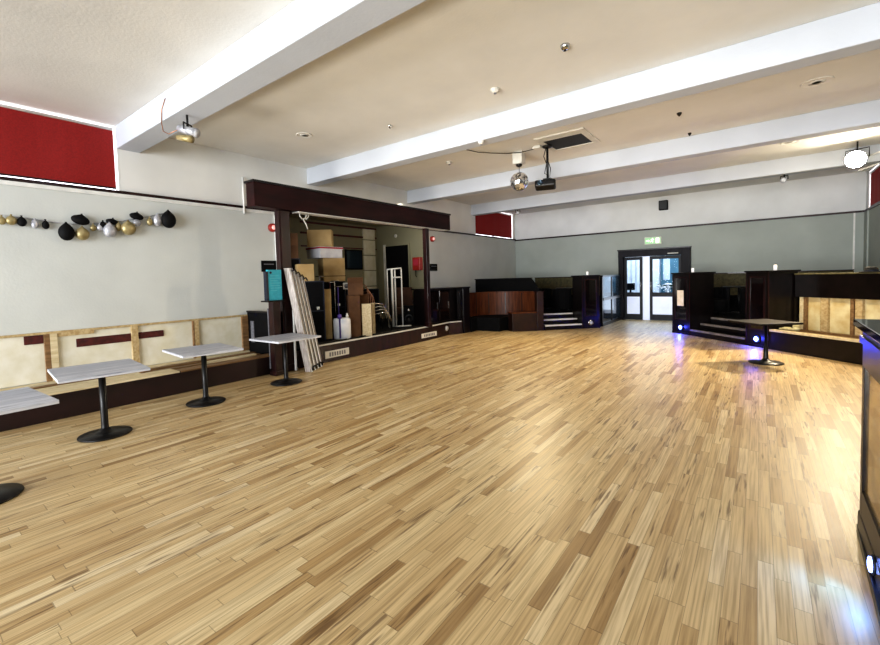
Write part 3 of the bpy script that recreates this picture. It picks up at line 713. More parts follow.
# white folded steel frame
wf = thing('folding_frame', 'tall white tubular steel frame folded upright near the recess door', 'frame', (-7.6, 8.4, FZ), yaw_to(-7.6, 8.4))
for x, w_, r_ in ((-.17, 0, .014), (-.05, 0, .030), (.03, .04, .022), (.20, 0, .018)):
    local(MB().tube([(x, w_, .0), (x, w_, 1.52)], r_, 10).build('upright', 'steelw', wf))
local(MB().tube([(-.18, 0, 1.51), (.21, 0, 1.54)], .018).build('top_bar', 'steelw', wf))
local(MB().tube([(-.05, 0, 1.30), (.20, 0, 1.30)], .020).build('cross_bar', 'steelw', wf))
local(MB().tube([(.0, -.12, .02), (.42, -.06, .02)], .018).build('foot_bar', 'steelw', wf))
local(MB().tube([(-.15, -.2, .02), (-.15, .2, .02)], .018).build('foot_bar', 'steelw', wf))
case('black equipment case against the back of the stage below the screen', -9.3, 8.9, .9, .5, 1.35)
case('low black case on the stage between nested chairs and white frame', -8.5, 8.1, .6, .5, 1.25)
# brown dining chair and black speaker near the far post
bc = thing('brown_armchair', 'dark brown armchair at the back of the stage beside the far post', 'chair', (-8.25, 9.55, FZ), yaw_to(-8.2, 9.5))
local(MB().box(-.28, .28, -.25, .25, .22, .42).build('seat', 'cardboardd', bc, .03))
local(MB().hex8([(-.28, .15, .4), (.28, .15, .4), (.28, .28, .4), (-.28, .28, .4), (-.24, .22, 1.0), (.24, .22, 1.0), (.24, .33, 1.0), (-.24, .33, 1.0)]).build('backrest', 'cardboardd', bc, .03))
for s_ in (-1, 1):
    local(MB().box(s_*.28-.04, s_*.28+.04, -.25, .25, .42, .62).build('armrest', 'blockwood', bc, .02))
    for y_ in (-.2, .2): local(MB().box(s_*.24-.025, s_*.24+.025, y_-.025, y_+.025, 0, .22).build('leg', 'blackwood', bc))
bs = thing('black_speaker', 'black loudspeaker on the stage just left of the glossy cabinet', 'speaker', (-7.2, 8.65, FZ), yaw_to(-7.2, 8.65))
bs.matrix_basis = Matrix.Translation((-7.62, 8.98, FZ)) @ Matrix.Rotation(yaw_to(-7.62, 8.98), 4, 'Z')
local(MB().box(-.15, .15, -.14, .14, 0, .52).build('cabinet', 'blackm', bs, .012))
local(MB().lathe((0, -.141, .18), [(.11, 0), (.10, -.01), (.03, .02)], 24, 'y').build('woofer', 'black', bs))
local(MB().lathe((0, -.141, .40), [(.04, 0), (.036, -.008)], 20, 'y').build('tweeter', 'chrome', bs))
tag(MB().tube([(-6.95+.05*math.sin(i*1.9), 5.2+i*.11, FZ+.012) for i in range(34)], .01).build('black_cable', 'black'), 'black cable lying along the front edge of the stage', 'cable')
# hook hanging from the header
hk = thing('wire_hook', 'white branched plastic hook hanging under the header beam', 'hook', (-6.75, 5.0, 2.885))
MB().tube([(-6.75, 4.93, 2.89), (-6.75, 4.92, 2.83), (-6.75, 4.97, 2.78), (-6.75, 5.03, 2.80)], .011).build('hook_loop', 'plasticw', hk)
MB().tube([(-6.75, 5.07, 2.87), (-6.75, 5.05, 2.80), (-6.75, 5.00, 2.77), (-6.75, 5.05, 2.70), (-6.75, 5.09, 2.60)], .012).build('hook_stem', 'plasticw', hk)
MB().tube([(-6.75, 5.12, 2.87), (-6.75, 5.11, 2.82), (-6.75, 5.06, 2.78)], .010).build('hook_loop', 'plasticw', hk)

# ------------------------------------------------------------------ booth left of the far steps
def strip(pts, th, z0, z1, flare=0):
    q_ = MB(); n = len(pts); nr = []
    for i in range(n):
        d = Vector(pts[min(i+1, n-1)])-Vector(pts[max(i-1, 0)]); d.normalize(); nr.append(Vector((-d.y, d.x)))
    for i in range(n-1):
        a, b_ = Vector(pts[i]), Vector(pts[i+1]); a2, b2 = a+nr[i]*th, b_+nr[i+1]*th
        q_.hexa([tuple(a), tuple(b_), tuple(b2), tuple(a2)], z0, z1)
    return q_
def smoothline(ctrl, n=6):
    out = []
    P_ = [Vector(ctrl[0])]+[Vector(c) for c in ctrl]+[Vector(ctrl[-1])]
    for i in range(1, len(P_)-2):
        for j in range(n):
            t_ = j/n; a, b_, c, d = P_[i-1], P_[i], P_[i+1], P_[i+2]
            out.append(tuple(.5*((2*b_)+(c-a)*t_+(2*a-5*b_+4*c-d)*t_*t_+(3*b_-a-3*c+d)*t_**3)))
    out.append(tuple(P_[-2])); return out
bl = smoothline([(-6.98, 10.72), (-7.02, 11.3), (-6.86, 11.85), (-6.35, 12.2), (-5.7, 12.22), (-5.12, 11.98)])
bo = thing('curved_booth', 'curved red brown wooden booth back left of the far steps', 'booth', (-6.2, 11.7, 0))
strip(bl, .05, .40, 1.10).build('curved_back', 'redwood', bo)
q_ = MB()
for i in range(3, len(bl)-1, 5):
    a = Vector(bl[i]); d = (Vector(bl[i+1])-a).normalized(); nn_ = Vector((d.y, -d.x))*.012
    q_.hexa([tuple(a), tuple(a+d*.03), tuple(a+d*.03+nn_), tuple(a+nn_)], .45, 1.09)
q_.build('panel_joints', 'blockwood', bo)
strip(bl, .09, 1.10, 1.13).build('top_capping', 'redwood', bo)
seatpoly = [(-6.66, 10.67), (-6.70, 11.05), (-5.98, 11.12), (-5.92, 11.55), (-5.48, 12.0)]+[p for p in reversed(bl) if p[0] < -5.6]
MB().prism(seatpoly, 0, .40).build('seat_base', 'blackm', bo, .01)
MB().box(-6.55, -5.75, 11.12, 11.16, 0, .33).build('front_board', 'blackwood', bo) if False else None
# quarter block at the booth's right end and the newel
eb = thing('booth_end_block', 'low brown wooden block at the right end of the curved booth', 'block', (-5.3, 11.5, 0))
MB().hexa([(-5.62, 11.24), (-5.10, 11.74), (-5.36, 11.98), (-5.88, 11.48)], 0.0, .52).build('block_body', 'blockwood', eb, .006)
MB().hexa([(-5.64, 11.22), (-5.08, 11.76), (-5.36, 12.02), (-5.92, 11.48)], .52, .55).build('block_top', 'redwood', eb, .004)
nw = thing('newel_post', 'dark wooden newel post between the booth block and the left steps', 'post', (-5.0, 11.85, 0))
MB().hexa([(-5.09, 11.75), (-4.95, 11.89), (-5.09, 12.03), (-5.23, 11.89)], 0, 1.12).build('post_shaft', 'blockwood', nw, .006)
MB().hexa([(-5.11, 11.75), (-4.93, 11.90), (-5.09, 12.05), (-5.25, 11.89)], 1.12, 1.14).build('post_cap', 'darkwood', nw)
bp = thing('booth_screen', 'long black screen panel rising behind the curved booth', 'screen', (-6.4, 12.6, 0))
MB().add([(-7.56, 12.42, .0), (-5.26, 12.42, .0), (-5.26, 12.42, 1.12), (-5.56, 12.42, 1.52), (-7.56, 12.42, 1.52), (-7.56, 12.48, .0), (-5.26, 12.48, .0), (-5.26, 12.48, 1.12), (-5.56, 12.48, 1.52), (-7.56, 12.48, 1.52)],
         [(0, 1, 2, 3, 4), (9, 8, 7, 6, 5), (0, 5, 6, 1), (1, 6, 7, 2), (2, 7, 8, 3), (3, 8, 9, 4), (4, 9, 5, 0)]).build('screen_board', 'blackm', bp, .006)
MB().box(-7.58, -5.55, 12.40, 12.50, 1.52, 1.545).build('screen_capping', 'blackwood', bp, .003)

# ------------------------------------------------------------------ raised areas, steps, pillars
PZ = .43
struct(MB().prism([(-7.74, 12.50), (-5.4, 12.50), (-4.62, 13.28), (-4.25, 13.32), (-3.80, 13.30), (-3.80, WY-.01), (-7.74, WY-.01)], 0, PZ).build('floor_raised_left', 'blackm'))
struct(MB().prism([(-1.80, 13.4), (-1.15, 13.1), (.25, 11.75), (.65, 11.5), (2.15, 10.0), (2.15, WY-.01), (-1.80, WY-.01)], 0, PZ).build('floor_raised_right', 'blackm'))
def steps(name, label, a, b_, inward, nosemat):
    t_ = thing(name, label, 'steps', (a[0], a[1], 0))
    a, b_ = Vector(a), Vector(b_); n_ = Vector(inward)
    for i, z in enumerate((.15, .29, .43)):
        o1, o2 = a+n_*(.28*i), b_+n_*(.28*i); e1, e2 = a+n_*(.62), b_+n_*(.62)
        MB().hexa([tuple(o1), tuple(o2), tuple(e2), tuple(e1)], 0 if i == 0 else z-.14, z-.004).build('step', 'blackwood', t_)
        q1, q2 = o1-n_*.012, o2-n_*.012; r1, r2 = o1+n_*.06, o2+n_*.06
        MB().hexa([tuple(q1), tuple(q2), tuple(r2), tuple(r1)], z-.04, z+.004).build('white_nosing', nosemat, t_)
NL = (-.717, .697)     # into the left raised area
NR = (.712, .702)      # into the right raised area
steps('step_unit', 'three dark steps with white nosings left of the double door', (-4.93, 11.93), (-4.14, 12.74), NL, 'plasticw')
steps('step_unit', 'three dark steps with grey nosings between the two right pillars', (-1.36, 12.44), (-.24, 11.30), NR, 'nosegrey')

def pillar(label, a, b_, inward, depth, h, lit, lamp_label):
    """a, b: ends of its front face seen from the dance floor, left to right"""
    a, b_ = Vector(a), Vector(b_); n_ = Vector(inward); d = (b_-a).normalized(); W_ = (b_-a).length
    t_ = thing('panelled_pillar', label, 'pillar', (a[0], a[1], 0))
    P_ = lambda s_, m_: tuple(a+d*s_+n_*m_)
    MB().hexa([P_(0, 0), P_(W_, 0), P_(W_, depth), P_(0, depth)], 0, h-.03).build('pillar_body', 'blackwood', t_, .006)
    MB().hexa([P_(-.03, -.03), P_(W_+.03, -.03), P_(W_+.03, depth+.03), P_(-.03, depth+.03)], h-.03, h).build('pillar_cap', 'blackwood', t_, .004)
    f = MB()
    i0, i1, z0, z1 = .10, W_-.10, .38, h-.14
    for s0, s1, u0, u1 in ((i0-.03, i0, z0-.03, z1+.03), (i1, i1+.03, z0-.03, z1+.03), (i0, i1, z1, z1+.03), (i0, i1, z0-.03, z0)):
        f.hexa([P_(s0, -.015), P_(s1, -.015), P_(s1, 0), P_(s0, 0)], u0, u1)
    f.build('panel_moulding', 'darkwood', t_)
    MB().hexa([P_(i0, -.004), P_(i1, -.004), P_(i1, 0), P_(i0, 0)], z0, z1).build('inset_panel', 'inset', t_)
    MB().hexa([P_(-.012, -.012), P_(W_+.012, -.012), P_(W_+.012, depth), P_(-.012, depth)], 0, .05).build('kick_board', 'blackwood', t_)
    for s_ in (0, W_): 
        MB().hexa([P_(s_-.008, -.010), P_(s_+.008, -.010), P_(s_+.008, .006), P_(s_-.008, .006)], .05, h-.03).build('corner_bead', 'darkwood', t_)
    c = a+d*(W_/2)
    l_ = thing('foot_light', lamp_label, 'light', (c.x, c.y, .17))
    ax = Vector((-n_.x, -n_.y, 0))
    MB().lathe((c.x, c.y, .17), [(.085, 0), (.085, .012), (.065, .02)], 24, ax).build('rim', 'chrome' if not lit else 'navy', l_)
    MB().lathe((c.x+ax.x*.012, c.y+ax.y*.012, .17), [(.05, 0), (.048, .012), (.03, .02)], 24, ax).build('lens', 'blueon' if lit else 'lampoff', l_)
    if lit:
        ld = bpy.data.lights.new('foot_light_glow', 'POINT'); ld.energy = lit; ld.color = (.05, .07, 1.0); ld.shadow_soft_size = .01
        lo = bpy.data.objects.new('glow_lamp', ld); COL.objects.link(lo); lo.location = (c.x+ax.x*.06, c.y+ax.y*.06, .17)
    return t_
pillar('dark panelled pillar with unlit lens left of the double door', (-4.12, 12.75), (-3.75, 13.13), NL, .60, 1.57, 0, 'unlit round white lens at the foot of the pillar left of the door')
p1_ = pillar('dark panelled pillar with blue foot light just right of the door', (-1.80, 12.84), (-1.38, 12.46), NR, .66, 1.57, 14, 'glowing blue light at the foot of the pillar nearest the door')
pillar('dark panelled pillar with blue foot light behind the dark pedestal table', (-.22, 11.27), (.14, 10.91), NR, .66, 1.57, 16, 'glowing blue light at the foot of the pillar behind the dark table')
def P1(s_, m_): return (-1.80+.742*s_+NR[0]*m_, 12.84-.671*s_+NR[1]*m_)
MB().hexa([P1(.17, -.020), P1(.38, -.020), P1(.38, -.005), P1(.17, -.005)], .72, 1.12).build('pale_reflection_patch', 'reflpatch', p1_, .01)  # glowing patch paints a reflection onto the glossy inset, no real panel
# side screens from the pillars back to the door
ss = thing('glass_screen', 'smoked glass screen in a dark frame running to the left door jamb', 'screen', (-3.78, 14.4, 0))
MB().box(-3.81, -3.785, 13.62, 15.75, .10, 1.50).build('glass_panel', 'smoke', ss)
f = MB(); f.box(-3.83, -3.76, 13.55, 15.84, 1.50, 1.55); f.box(-3.83, -3.76, 13.55, 15.84, 0, .10); f.box(-3.83, -3.765, 13.52, 13.62, 0, 1.5); f.box(-3.83, -3.765, 15.75, 15.84, 0, 1.5); f.box(-3.83, -3.765, 14.6, 14.65, .1, 1.5)
f.build('screen_frame', 'blackwood', ss, .004)
MB().box(-3.84, -3.75, 13.6, 15.75, .78, .86).build('mid_rail', 'blackwood', ss)
ss2 = thing('side_screen', 'dark panelled screen behind the pillar right of the door', 'screen', (-1.78, 14.4, 0))
MB().box(-1.82, -1.77, 13.45, 15.70, 0, 1.52).build('screen_panel', 'blackwood', ss2, .004)
MB().box(-1.84, -1.75, 13.45, 15.70, 1.52, 1.55).build('screen_cap', 'blackwood', ss2)

# right stripped bench below the dark band
O_ = Vector((.14, 10.91)); D_ = Vector((.712, -.702)); NI = Vector((.702, .712))
def R2(s_, m_): return tuple(O_+D_*s_+NI*m_)
rb_ = thing('bench_frame', 'stripped corner bench on the right with yellow plywood backing and dark front', 'bench', (.9, 10.4, 0))
SL = 2.72
MB().hexa([R2(0, 0), R2(SL, 0), R2(SL, .04), R2(0, .04)], 0, .36).build('front_panel', 'blackwood', rb_, .004)
MB().hexa([R2(0, .04), R2(SL, .04), R2(SL, .60), R2(0, .60)], 0, .18).build('base_infill', 'blackm', rb_)
MB().hexa([R2(.03, -.01), R2(SL, -.01), R2(SL, .12), R2(.03, .12)], .36, .40).build('front_board', 'pinel', rb_, .003)
for m0, m1, z in ((.20, .28, .38), (.34, .42, .37), (.50, .58, .39)):
    MB().hexa([R2(0, m0), R2(SL-.3, m0), R2(SL-.3, m1), R2(0, m1)], z-.04, z).build('seat_rail', 'pineb', rb_, .003)
for s_ in (.3, 1.0, 1.7):
    MB().hexa([R2(s_, .10), R2(s_+.05, .10), R2(s_+.05, .6), R2(s_, .6)], .20, .34).build('cross_bearer', 'pineb', rb_)
MB().hexa([R2(.66-.62, .66), R2(SL-.7, .66), R2(SL-.7, .68), R2(.04, .68)], .36, 1.03).build('ply_backing', 'plyyel', rb_)
# battens measured along the bench
for s0, s1, m_ in ((.10, .17, 'pinel'), (.17, .22, 'pineb'), (.49, .62, 'pine'), (1.00, 1.06, 'pineb'), (1.08, 1.19, 'pine'), (1.47, 1.55, 'pineb'), (1.8, 1.9, 'pine')):
    MB().hexa([R2(s0, .60), R2(s1, .60), R2(s1, .66), R2(s0, .66)], .36, 1.03).build('upright_batten', m_, rb_, .003)
db = thing('high_back_panel', 'deep black band of panelling above the yellow plywood on the right', 'panel', (1.0, 10.8, 1.03))
MB().hexa([R2(.03, .56), R2(SL-.75, .56), R2(SL-.85, .70), R2(.03, .70)], 1.03, 1.47).build('band_board', 'blackwood', db, .005)
MB().hexa([R2(.03, .54), R2(SL-.70, .54), R2(SL-.85, .74), R2(.03, .74)], 1.47, 1.495).build('band_capping', 'olive', db, .003)
MB().hexa([R2(.03, .69), R2(SL-.85, .69), R2(SL-.85, .72), R2(.03, .72)], .43, 1.03).build('rear_board', 'blackwood', db)
cf = thing('foam_scrap', 'crumpled cream foam scrap on the right bench beside the pillar', 'scrap', (.3, 10.95, .40))
q_ = MB(); c = Vector(R2(.20, .16))
for i, (dx, dy, r_, sz) in enumerate(((0, 0, .07, .45), (.08, -.06, .06, .4), (.13, -.10, .05, .7), (-.06, .05, .05, .4))):
    q_.ball((c.x+dx+.03, c.y+dy, .40+r_*sz), r_, 1.3, .8, sz, 10, 6)
q_.build('foam_body', 'cream', cf)
c = Vector(R2(.30, .30)); MB().ball((c.x, c.y, .47), .055, 1.1, .8, 1, 10, 6).build('foam_lump', 'cream', cf)
ht = thing('black_hat', 'small black hat lying on the ledge of the right high back', 'hat', (0, 0, 1.495))
c = Vector(R2(1.30, .62)); put(ht, (c.x, c.y, 1.495))
local(MB().lathe((0, 0, 0), [(.15, 0), (.15, .012), (.09, .02), (.085, .07), (.05, .095)], 24).build('hat_crown', 'fluor', ht))
local(MB().lathe((0, 0, .02), [(.092, 0), (.092, .02)], 24).build('hat_band', 'navy', ht))
# candles on the pillars
gcn = 'white candles on the pillar tops'
for (x, y, z, lb) in ((-4.10, 13.18, 1.57, 'short white candle on the pillar left of the door'), (-1.36, 12.90, 1.57, 'short white candle on the pillar right of the door'), (.25, 11.42, 1.57, 'short white candle on the pillar behind the dark table')):
    c_ = thing('candle', lb, 'candle', (x, y, z), 0, gcn)
    MB().lathe((x, y, z), [(.03, 0), (.03, .10), (.024, .11)], 16).build('wax', 'candle', c_)
    MB().cyl((x, y, z+.11), .004, .02, 6).build('wick', 'blackm', c_)

# banquettes and furniture on the raised areas
def banquette(label, x0, x1, y, side='back'):
    t_ = thing('banquette', label, 'seat', ((x0+x1)/2, y, PZ))
    MB().box(x0, x1, y-.10, y, PZ+.35, 1.50).build('backrest', 'olive', t_, .02)
    MB().box(x0, x1, y-.55, y-.10, PZ, PZ+.42).build('seat', 'blackm', t_, .02)
    q = MB(); n = max(2, int((x1-x0)/.22))
    for r_ in range(2):
        for i in range(n): q.ball((x0+.1+(x1-x0-.2)*(i+.5*(r_ % 2))/n, y-.102, 1.12+r_*.2), .016, 1, .5, 1, 8, 6)
    q.build('buttons', 'blockwood', t_)
    MB().box(x0, x1, y-.12, y, 1.50, 1.525).build('capping', 'darkwood', t_)
banquette('olive buttoned banquette against the back wall behind the left steps', -6.9, -4.15, WY-.01)
banquette('olive buttoned banquette against the back wall behind the right pillars', -1.65, 1.95, WY-.01)
def bar_table(label, x, y, mat='blackwood'):
    t_ = thing('round_table', label, 'table', (x, y, PZ))
    MB().lathe((x, y, PZ), [(.22, 0), (.22, .02), (.05, .04)], 24).build('base_plate', 'black', t_)
    MB().cyl((x, y, PZ+.03), .03, .66).build('column', 'black', t_)
    MB().lathe((x, y, PZ+.69), [(.36, 0), (.37, .015), (.36, .03)], 32).build('tabletop', mat, t_)
bar_table('small dark round table on the raised area behind the left steps', -5.25, 14.6)
bar_table('small dark round table on the raised area behind the right steps', -.45, 14.5)
def tub(label, x, y, rz):
    t_ = thing('tub_chair', label, 'chair', (x, y, PZ), rz)
    local(MB().lathe((0, 0, .10), [(.30, 0), (.32, .05), (.32, .28), (.30, .32)], 24).build('seat', 'blackm', t_))
    pts = [(.34*math.cos(a), .34*math.sin(a)) for a in [(-.25+1.5*i/12)*PI for i in range(13)]]
    local(strip(pts, .07, .08, .72).build('tub_back', 'blackm', t_, .02))
    for a in range(4): local(MB().cyl((.22*math.cos(a*PI/2+.78), .22*math.sin(a*PI/2+.78), 0), .02, .11, 10).build('leg', 'black', t_))
tub('black tub chair on the left raised area, left of the small table', -5.9, 14.0, 0)
tub('black tub chair at the top of the left steps', -5.0, 13.6, 2)
tub('black tub chair on the right raised area by the pillar near the door', -.95, 13.75, .5)
tub('black tub chair on the right raised area behind the second pillar', -.05, 13.05, 2.2)
tub('black tub chair furthest right on the right raised area', .5, 13.5, 2.2)

# ------------------------------------------------------------------ doorway, doors, lobby
dr = struct(MB().box(DX0, DX0+.16, WY-.12, WY+.2, 0, DZ).build('door_frame_left', 'framepaint', bevel=.01)); dr.name = 'trim_20'
struct(MB().box(DX1-.26, DX1, WY-.16, WY+.2, 0, DZ+.02).build('trim_21', 'framepaint', bevel=.01))
struct(MB().box(DX0, DX1, WY-.14, WY+.2, DZ-.16, DZ+.06).build('trim_22', 'framepaint', bevel=.01))
struct(MB().box(DX0-.02, DX1+.02, WY-.17, WY, DZ+.05, DZ+.09).build('trim_23', 'blackwood', bevel=.005))
def door(n, x0, x1, y, label, ang=0, hinge=0):
    o = MB(); s_ = .085; z1 = DZ-.17; zm = .86
    o.box(x0, x0+s_, y-.045, y, .01, z1); o.box(x1-s_, x1, y-.045, y, .01, z1)
    o.box(x0+s_, x1-s_, y-.045, y, z1-.10, z1); o.box(x0+s_, x1-s_, y-.045, y, zm-.07, zm+.07); o.box(x0+s_, x1-s_, y-.045, y, .01, .20)
    d = struct(o.build('door_%d' % n, 'doorpaint', bevel=.004))
    MB().box(x0+s_, x1-s_, y-.026, y-.02, zm+.07, z1-.10).build('glass_pane', 'glass', d)
    MB().box(x0+s_, x1-s_, y-.03, y-.015, .20, zm-.07).build('lower_panel', 'frosted_glow', d)
    hx = x1-.05 if hinge == 0 else x0+.05
    MB().tube([(hx, y-.05, 1.0), (hx, y-.09, 1.02), (hx, y-.09, 1.28), (hx, y-.05, 1.30)], .012).build('door_handle', 'chrome', d)
door(1, DX0+.16, -3.12, WY+.05, 'left', 0, 0)
door(2, -2.90, DX1-.26, WY+.05, 'right', 0, 1)
struct(MB().box(-3.14, -2.88, WY+.06, WY+.10, .0, DZ-.16).build('trim_24', 'frosted_glow'))  # glowing strip painting the bright lobby seen through the gap between the leaves
cl = thing('door_closer', 'thin pale closer bar across the top of the right door leaf', 'closer', (-2.2, WY-.15, 2.2))
MB().box(-2.35, -2.05, WY-.17, WY-.135, DZ-.12, DZ-.09).build('closer_body', 'plasticw', cl, .004)
MB().tube([(-2.3, WY-.15, DZ-.105), (-2.3, WY-.10, DZ-.13), (-2.45, WY-.02, DZ-.17)], .008).build('closer_arm', 'steelw', cl)
# lobby
struct(MB().box(-5.2, -.4, WY+.2, 19.4, -.1, 0).build('floor_lobby', pmat('lobby_tiles', 'c9d3de', 'b7c3d2', 3, .25)))
struct(MB().box(-5.2, -.4, 19.2, 19.4, 0, 2.8).build('wall_lobby_back', 'lobbywall'))
struct(MB().box(-5.4, -5.2, WY+.2, 19.4, 0, 2.8).build('wall_lobby_left', 'lobbywall'))
struct(MB().box(-.4, -.2, WY+.2, 19.4, 0, 2.8).build('wall_lobby_right', 'lobbydark'))
struct(MB().box(-5.4, -.2, WY+.2, 19.4, 2.8, 2.9).build('ceiling_lobby', 'lobbypale'))
lp = thing('lobby_partition', 'pale slatted partition seen through the left door leaf', 'partition', (-4.0, 18.5, 0))
for i in range(5): MB().box(-4.35+i*.17, -4.22+i*.17, 18.46, 18.52, 0, 2.5).build('slat', 'lobbypale', lp)
MB().box(-4.4, -3.5, 18.52, 18.56, 0, 2.5).build('backing', 'lobbywall', lp)
tag(MB().box(-3.30, -3.02, 18.3, 18.5, 0, 2.8).build('lobby_column', 'lobbypale', bevel=.01), 'pale square column seen at the left of the right door glass', 'column')
cbd = thing('lobby_cupboard', 'blue green cupboard seen at the right of the right door glass', 'cupboard', (-2.6, 18.6, 0))
MB().box(-2.98, -2.30, 18.45, 18.85, 0, 2.3).build('cupboard_body', 'lobbydark', cbd, .01)
MB().box(-2.90, -2.68, 18.43, 18.45, 1.3, 2.15).build('cupboard_door', 'lobbywall', cbd, .004)
dsk = thing('lobby_desk', 'pale counter in the lobby behind the glass doors', 'desk', (-2.9, 17.1, 0))
MB().box(-3.9, -2.0, 16.95, 17.25, 0, .84).build('desk_body', 'lobbypale', dsk, .01)
MB().box(-3.95, -1.95, 16.9, 17.3, .84, .87).build('desk_top', 'lobbydark', dsk, .01)
ck = thing('black_monitor', 'black angular monitor on the lobby counter seen through the left door', 'monitor', (-3.75, 17.1, .87))
MB().hexa([(-3.92, 17.05), (-3.62, 17.10), (-3.62, 17.15), (-3.92, 17.10)], .97, 1.22).build('monitor_screen', 'blackm', ck, .01)
MB().cyl((-3.77, 17.12, .87), .03, .11).build('monitor_stand', 'blackm', ck); MB().cyl((-3.77, 17.12, .87), .11, .012).build('monitor_foot', 'blackm', ck)
fw = thing('flower_arrangement', 'bunch of white flowers seen through the right door glass', 'flowers', (-2.55, 17.1, .87))
MB().lathe((-2.55, 17.1, .87), [(.08, 0), (.11, .10), (.09, .16)], 20).build('vase', 'lobbypale', fw)
lv = MB(); pt_ = MB(); rnd = random.Random(3)
for i in range(26):
    a = rnd.uniform(0, 2*PI); r_ = rnd.uniform(.02, .34); h = rnd.uniform(.18, .42)-.4*r_
    x, y, z = -2.55+r_*math.cos(a)*1.1, 17.1+r_*math.sin(a)*.4, .87+.12+h*.5
    (pt_ if i % 5 < 4 else lv).ball((x, y, z), .055, 1.2, 1, .7, 8, 6)
    lv.tube([(-2.55, 17.1, .97), ((x-2.55)/2, (y+17.1)/2, z-.03), (x, y, z)], .006, 5)
lv.build('foliage', 'leaf', fw); pt_.build('petals', 'petal', fw)

# exit sign: running man, arrow and door
ex = thing('exit_sign', 'small lit green exit sign with running figure above the double door', 'sign', (-2.79, WY-.04, 2.6))
MB().box(-3.04, -2.54, WY-.07, WY, 2.52, 2.76).build('sign_box', 'plasticw', ex, .006)
MB().box(-3.02, -2.56, WY-.076, WY-.07, 2.54, 2.74).build('sign_face', 'exitg', ex)
YF = WY-.0765
s = MB()
def fig(px, pz): return (px, YF-.002, pz)
s.box(-2.70, -2.60, YF-.003, YF, 2.56, 2.72)                          # the door
s.ball((-2.79, YF-.002, 2.705), .014, 1, .2, 1, 10, 8)                # head
for pts in (((-2.80, 2.69), (-2.815, 2.64)), ((-2.80, 2.685), (-2.77, 2.665), (-2.755, 2.68)), ((-2.80, 2.685), (-2.835, 2.675), (-2.845, 2.65)), ((-2.815, 2.64), (-2.785, 2.615), (-2.79, 2.575)), ((-2.815, 2.64), (-2.835, 2.605), (-2.87, 2.60))):
    s.tube([fig(*p) for p in pts], .008, 6)
s.box(-2.99, -2.92, YF-.003, YF, 2.63, 2.65)                          # arrow
s.prism([(0, 0)]*3, 0, 0) if False else None
s.add([(-2.92, YF-.003, 2.60), (-2.88, YF-.003, 2.64), (-2.92, YF-.003, 2.68), (-2.92, YF, 2.60), (-2.88, YF, 2.64), (-2.92, YF, 2.68)], [(0, 1, 2), (5, 4, 3), (0, 3, 4, 1), (1, 4, 5, 2), (2, 5, 3, 0)])
s.build('running_man_symbol', 'exitw', ex)
ws = thing('wall_speaker', 'small black speaker high on the back wall right of the exit sign', 'speaker', (-2.4, WY, 3.6))
MB().box(-2.60, -2.35, WY-.16, WY, 3.60, 3.90).build('speaker_body', 'blackm', ws, .01)
MB().box(-2.585, -2.365, WY-.166, WY-.16, 3.62, 3.88).build('speaker_grille', 'grid', ws)

# ------------------------------------------------------------------ bar at the right edge
bar = thing('bar_counter', 'glossy dark bar counter with a golden front panel at the right edge', 'bar', (.8, 2, 0))
def bx_(y): return .475-.02*(3.52-y)
def bq(y0, y1, o0, o1): return [(bx_(y0)+o0, y0), (bx_(y0)+o1, y0), (bx_(y1)+o1, y1), (bx_(y1)+o0, y1)]
MB().hexa(bq(.3, 3.50, .02, .75), 0, 1.25).build('bar_body', 'blackwood', bar, .004)
MB().hexa(bq(.3, 3.56, -.035, .85), 1.25, 1.29).build('bar_top', 'inset', bar, .006)
f = MB()
f.hexa(bq(.3, 3.50, 0, .02), 1.02, 1.25); f.hexa(bq(3.43, 3.50, 0, .02), .1, 1.02); f.hexa(bq(.3, 3.43, 0, .02), .15, .30)
for y in (1.9,): f.hexa(bq(y, y+.08, 0, .02), .30, 1.02)
f.build('front_frame', 'blackwood', bar, .003)
MB().hexa(bq(1.98, 3.43, .012, .02), .30, 1.02).build('front_panel', 'barface', bar)
MB().hexa(bq(.3, 1.9, .012, .02), .30, 1.02).build('front_panel', 'barface', bar)
MB().hexa(bq(.3, 3.54, -.004, .02), 0, .15).build('kick_board', 'blackwood', bar, .01)
MB().hexa([(bx_(.3)-.09, .3), (bx_(.3), .3), (bx_(3.56), 3.56), (bx_(3.56)-.005, 3.56)], 0, .05).build('foot_skirting', 'blackwood', bar, .008)
MB().hexa(bq(.3, 3.52, -.012, .0), 1.16, 1.20).build('moulding', 'blackwood', bar)
g2 = 'blue kick lights along the bar'
for y, lb in ((2.99, 'glowing white blue kick light at the far end of the bar'), (2.62, 'second glowing kick light on the bar, nearer the camera')):
    l_ = thing('kick_light', lb, 'light', (bx_(y)-.004, y, .105), 0, g2)
    MB().lathe((bx_(y)-.004, y, .105), [(.05, 0), (.05, -.006), (.042, -.01)], 20, 'x').build('rim', 'navy', l_)
    MB().lathe((bx_(y)-.012, y, .105), [(.038, 0), (.036, -.010), (.02, -.014)], 20, 'x').build('lens', 'blueon', l_)

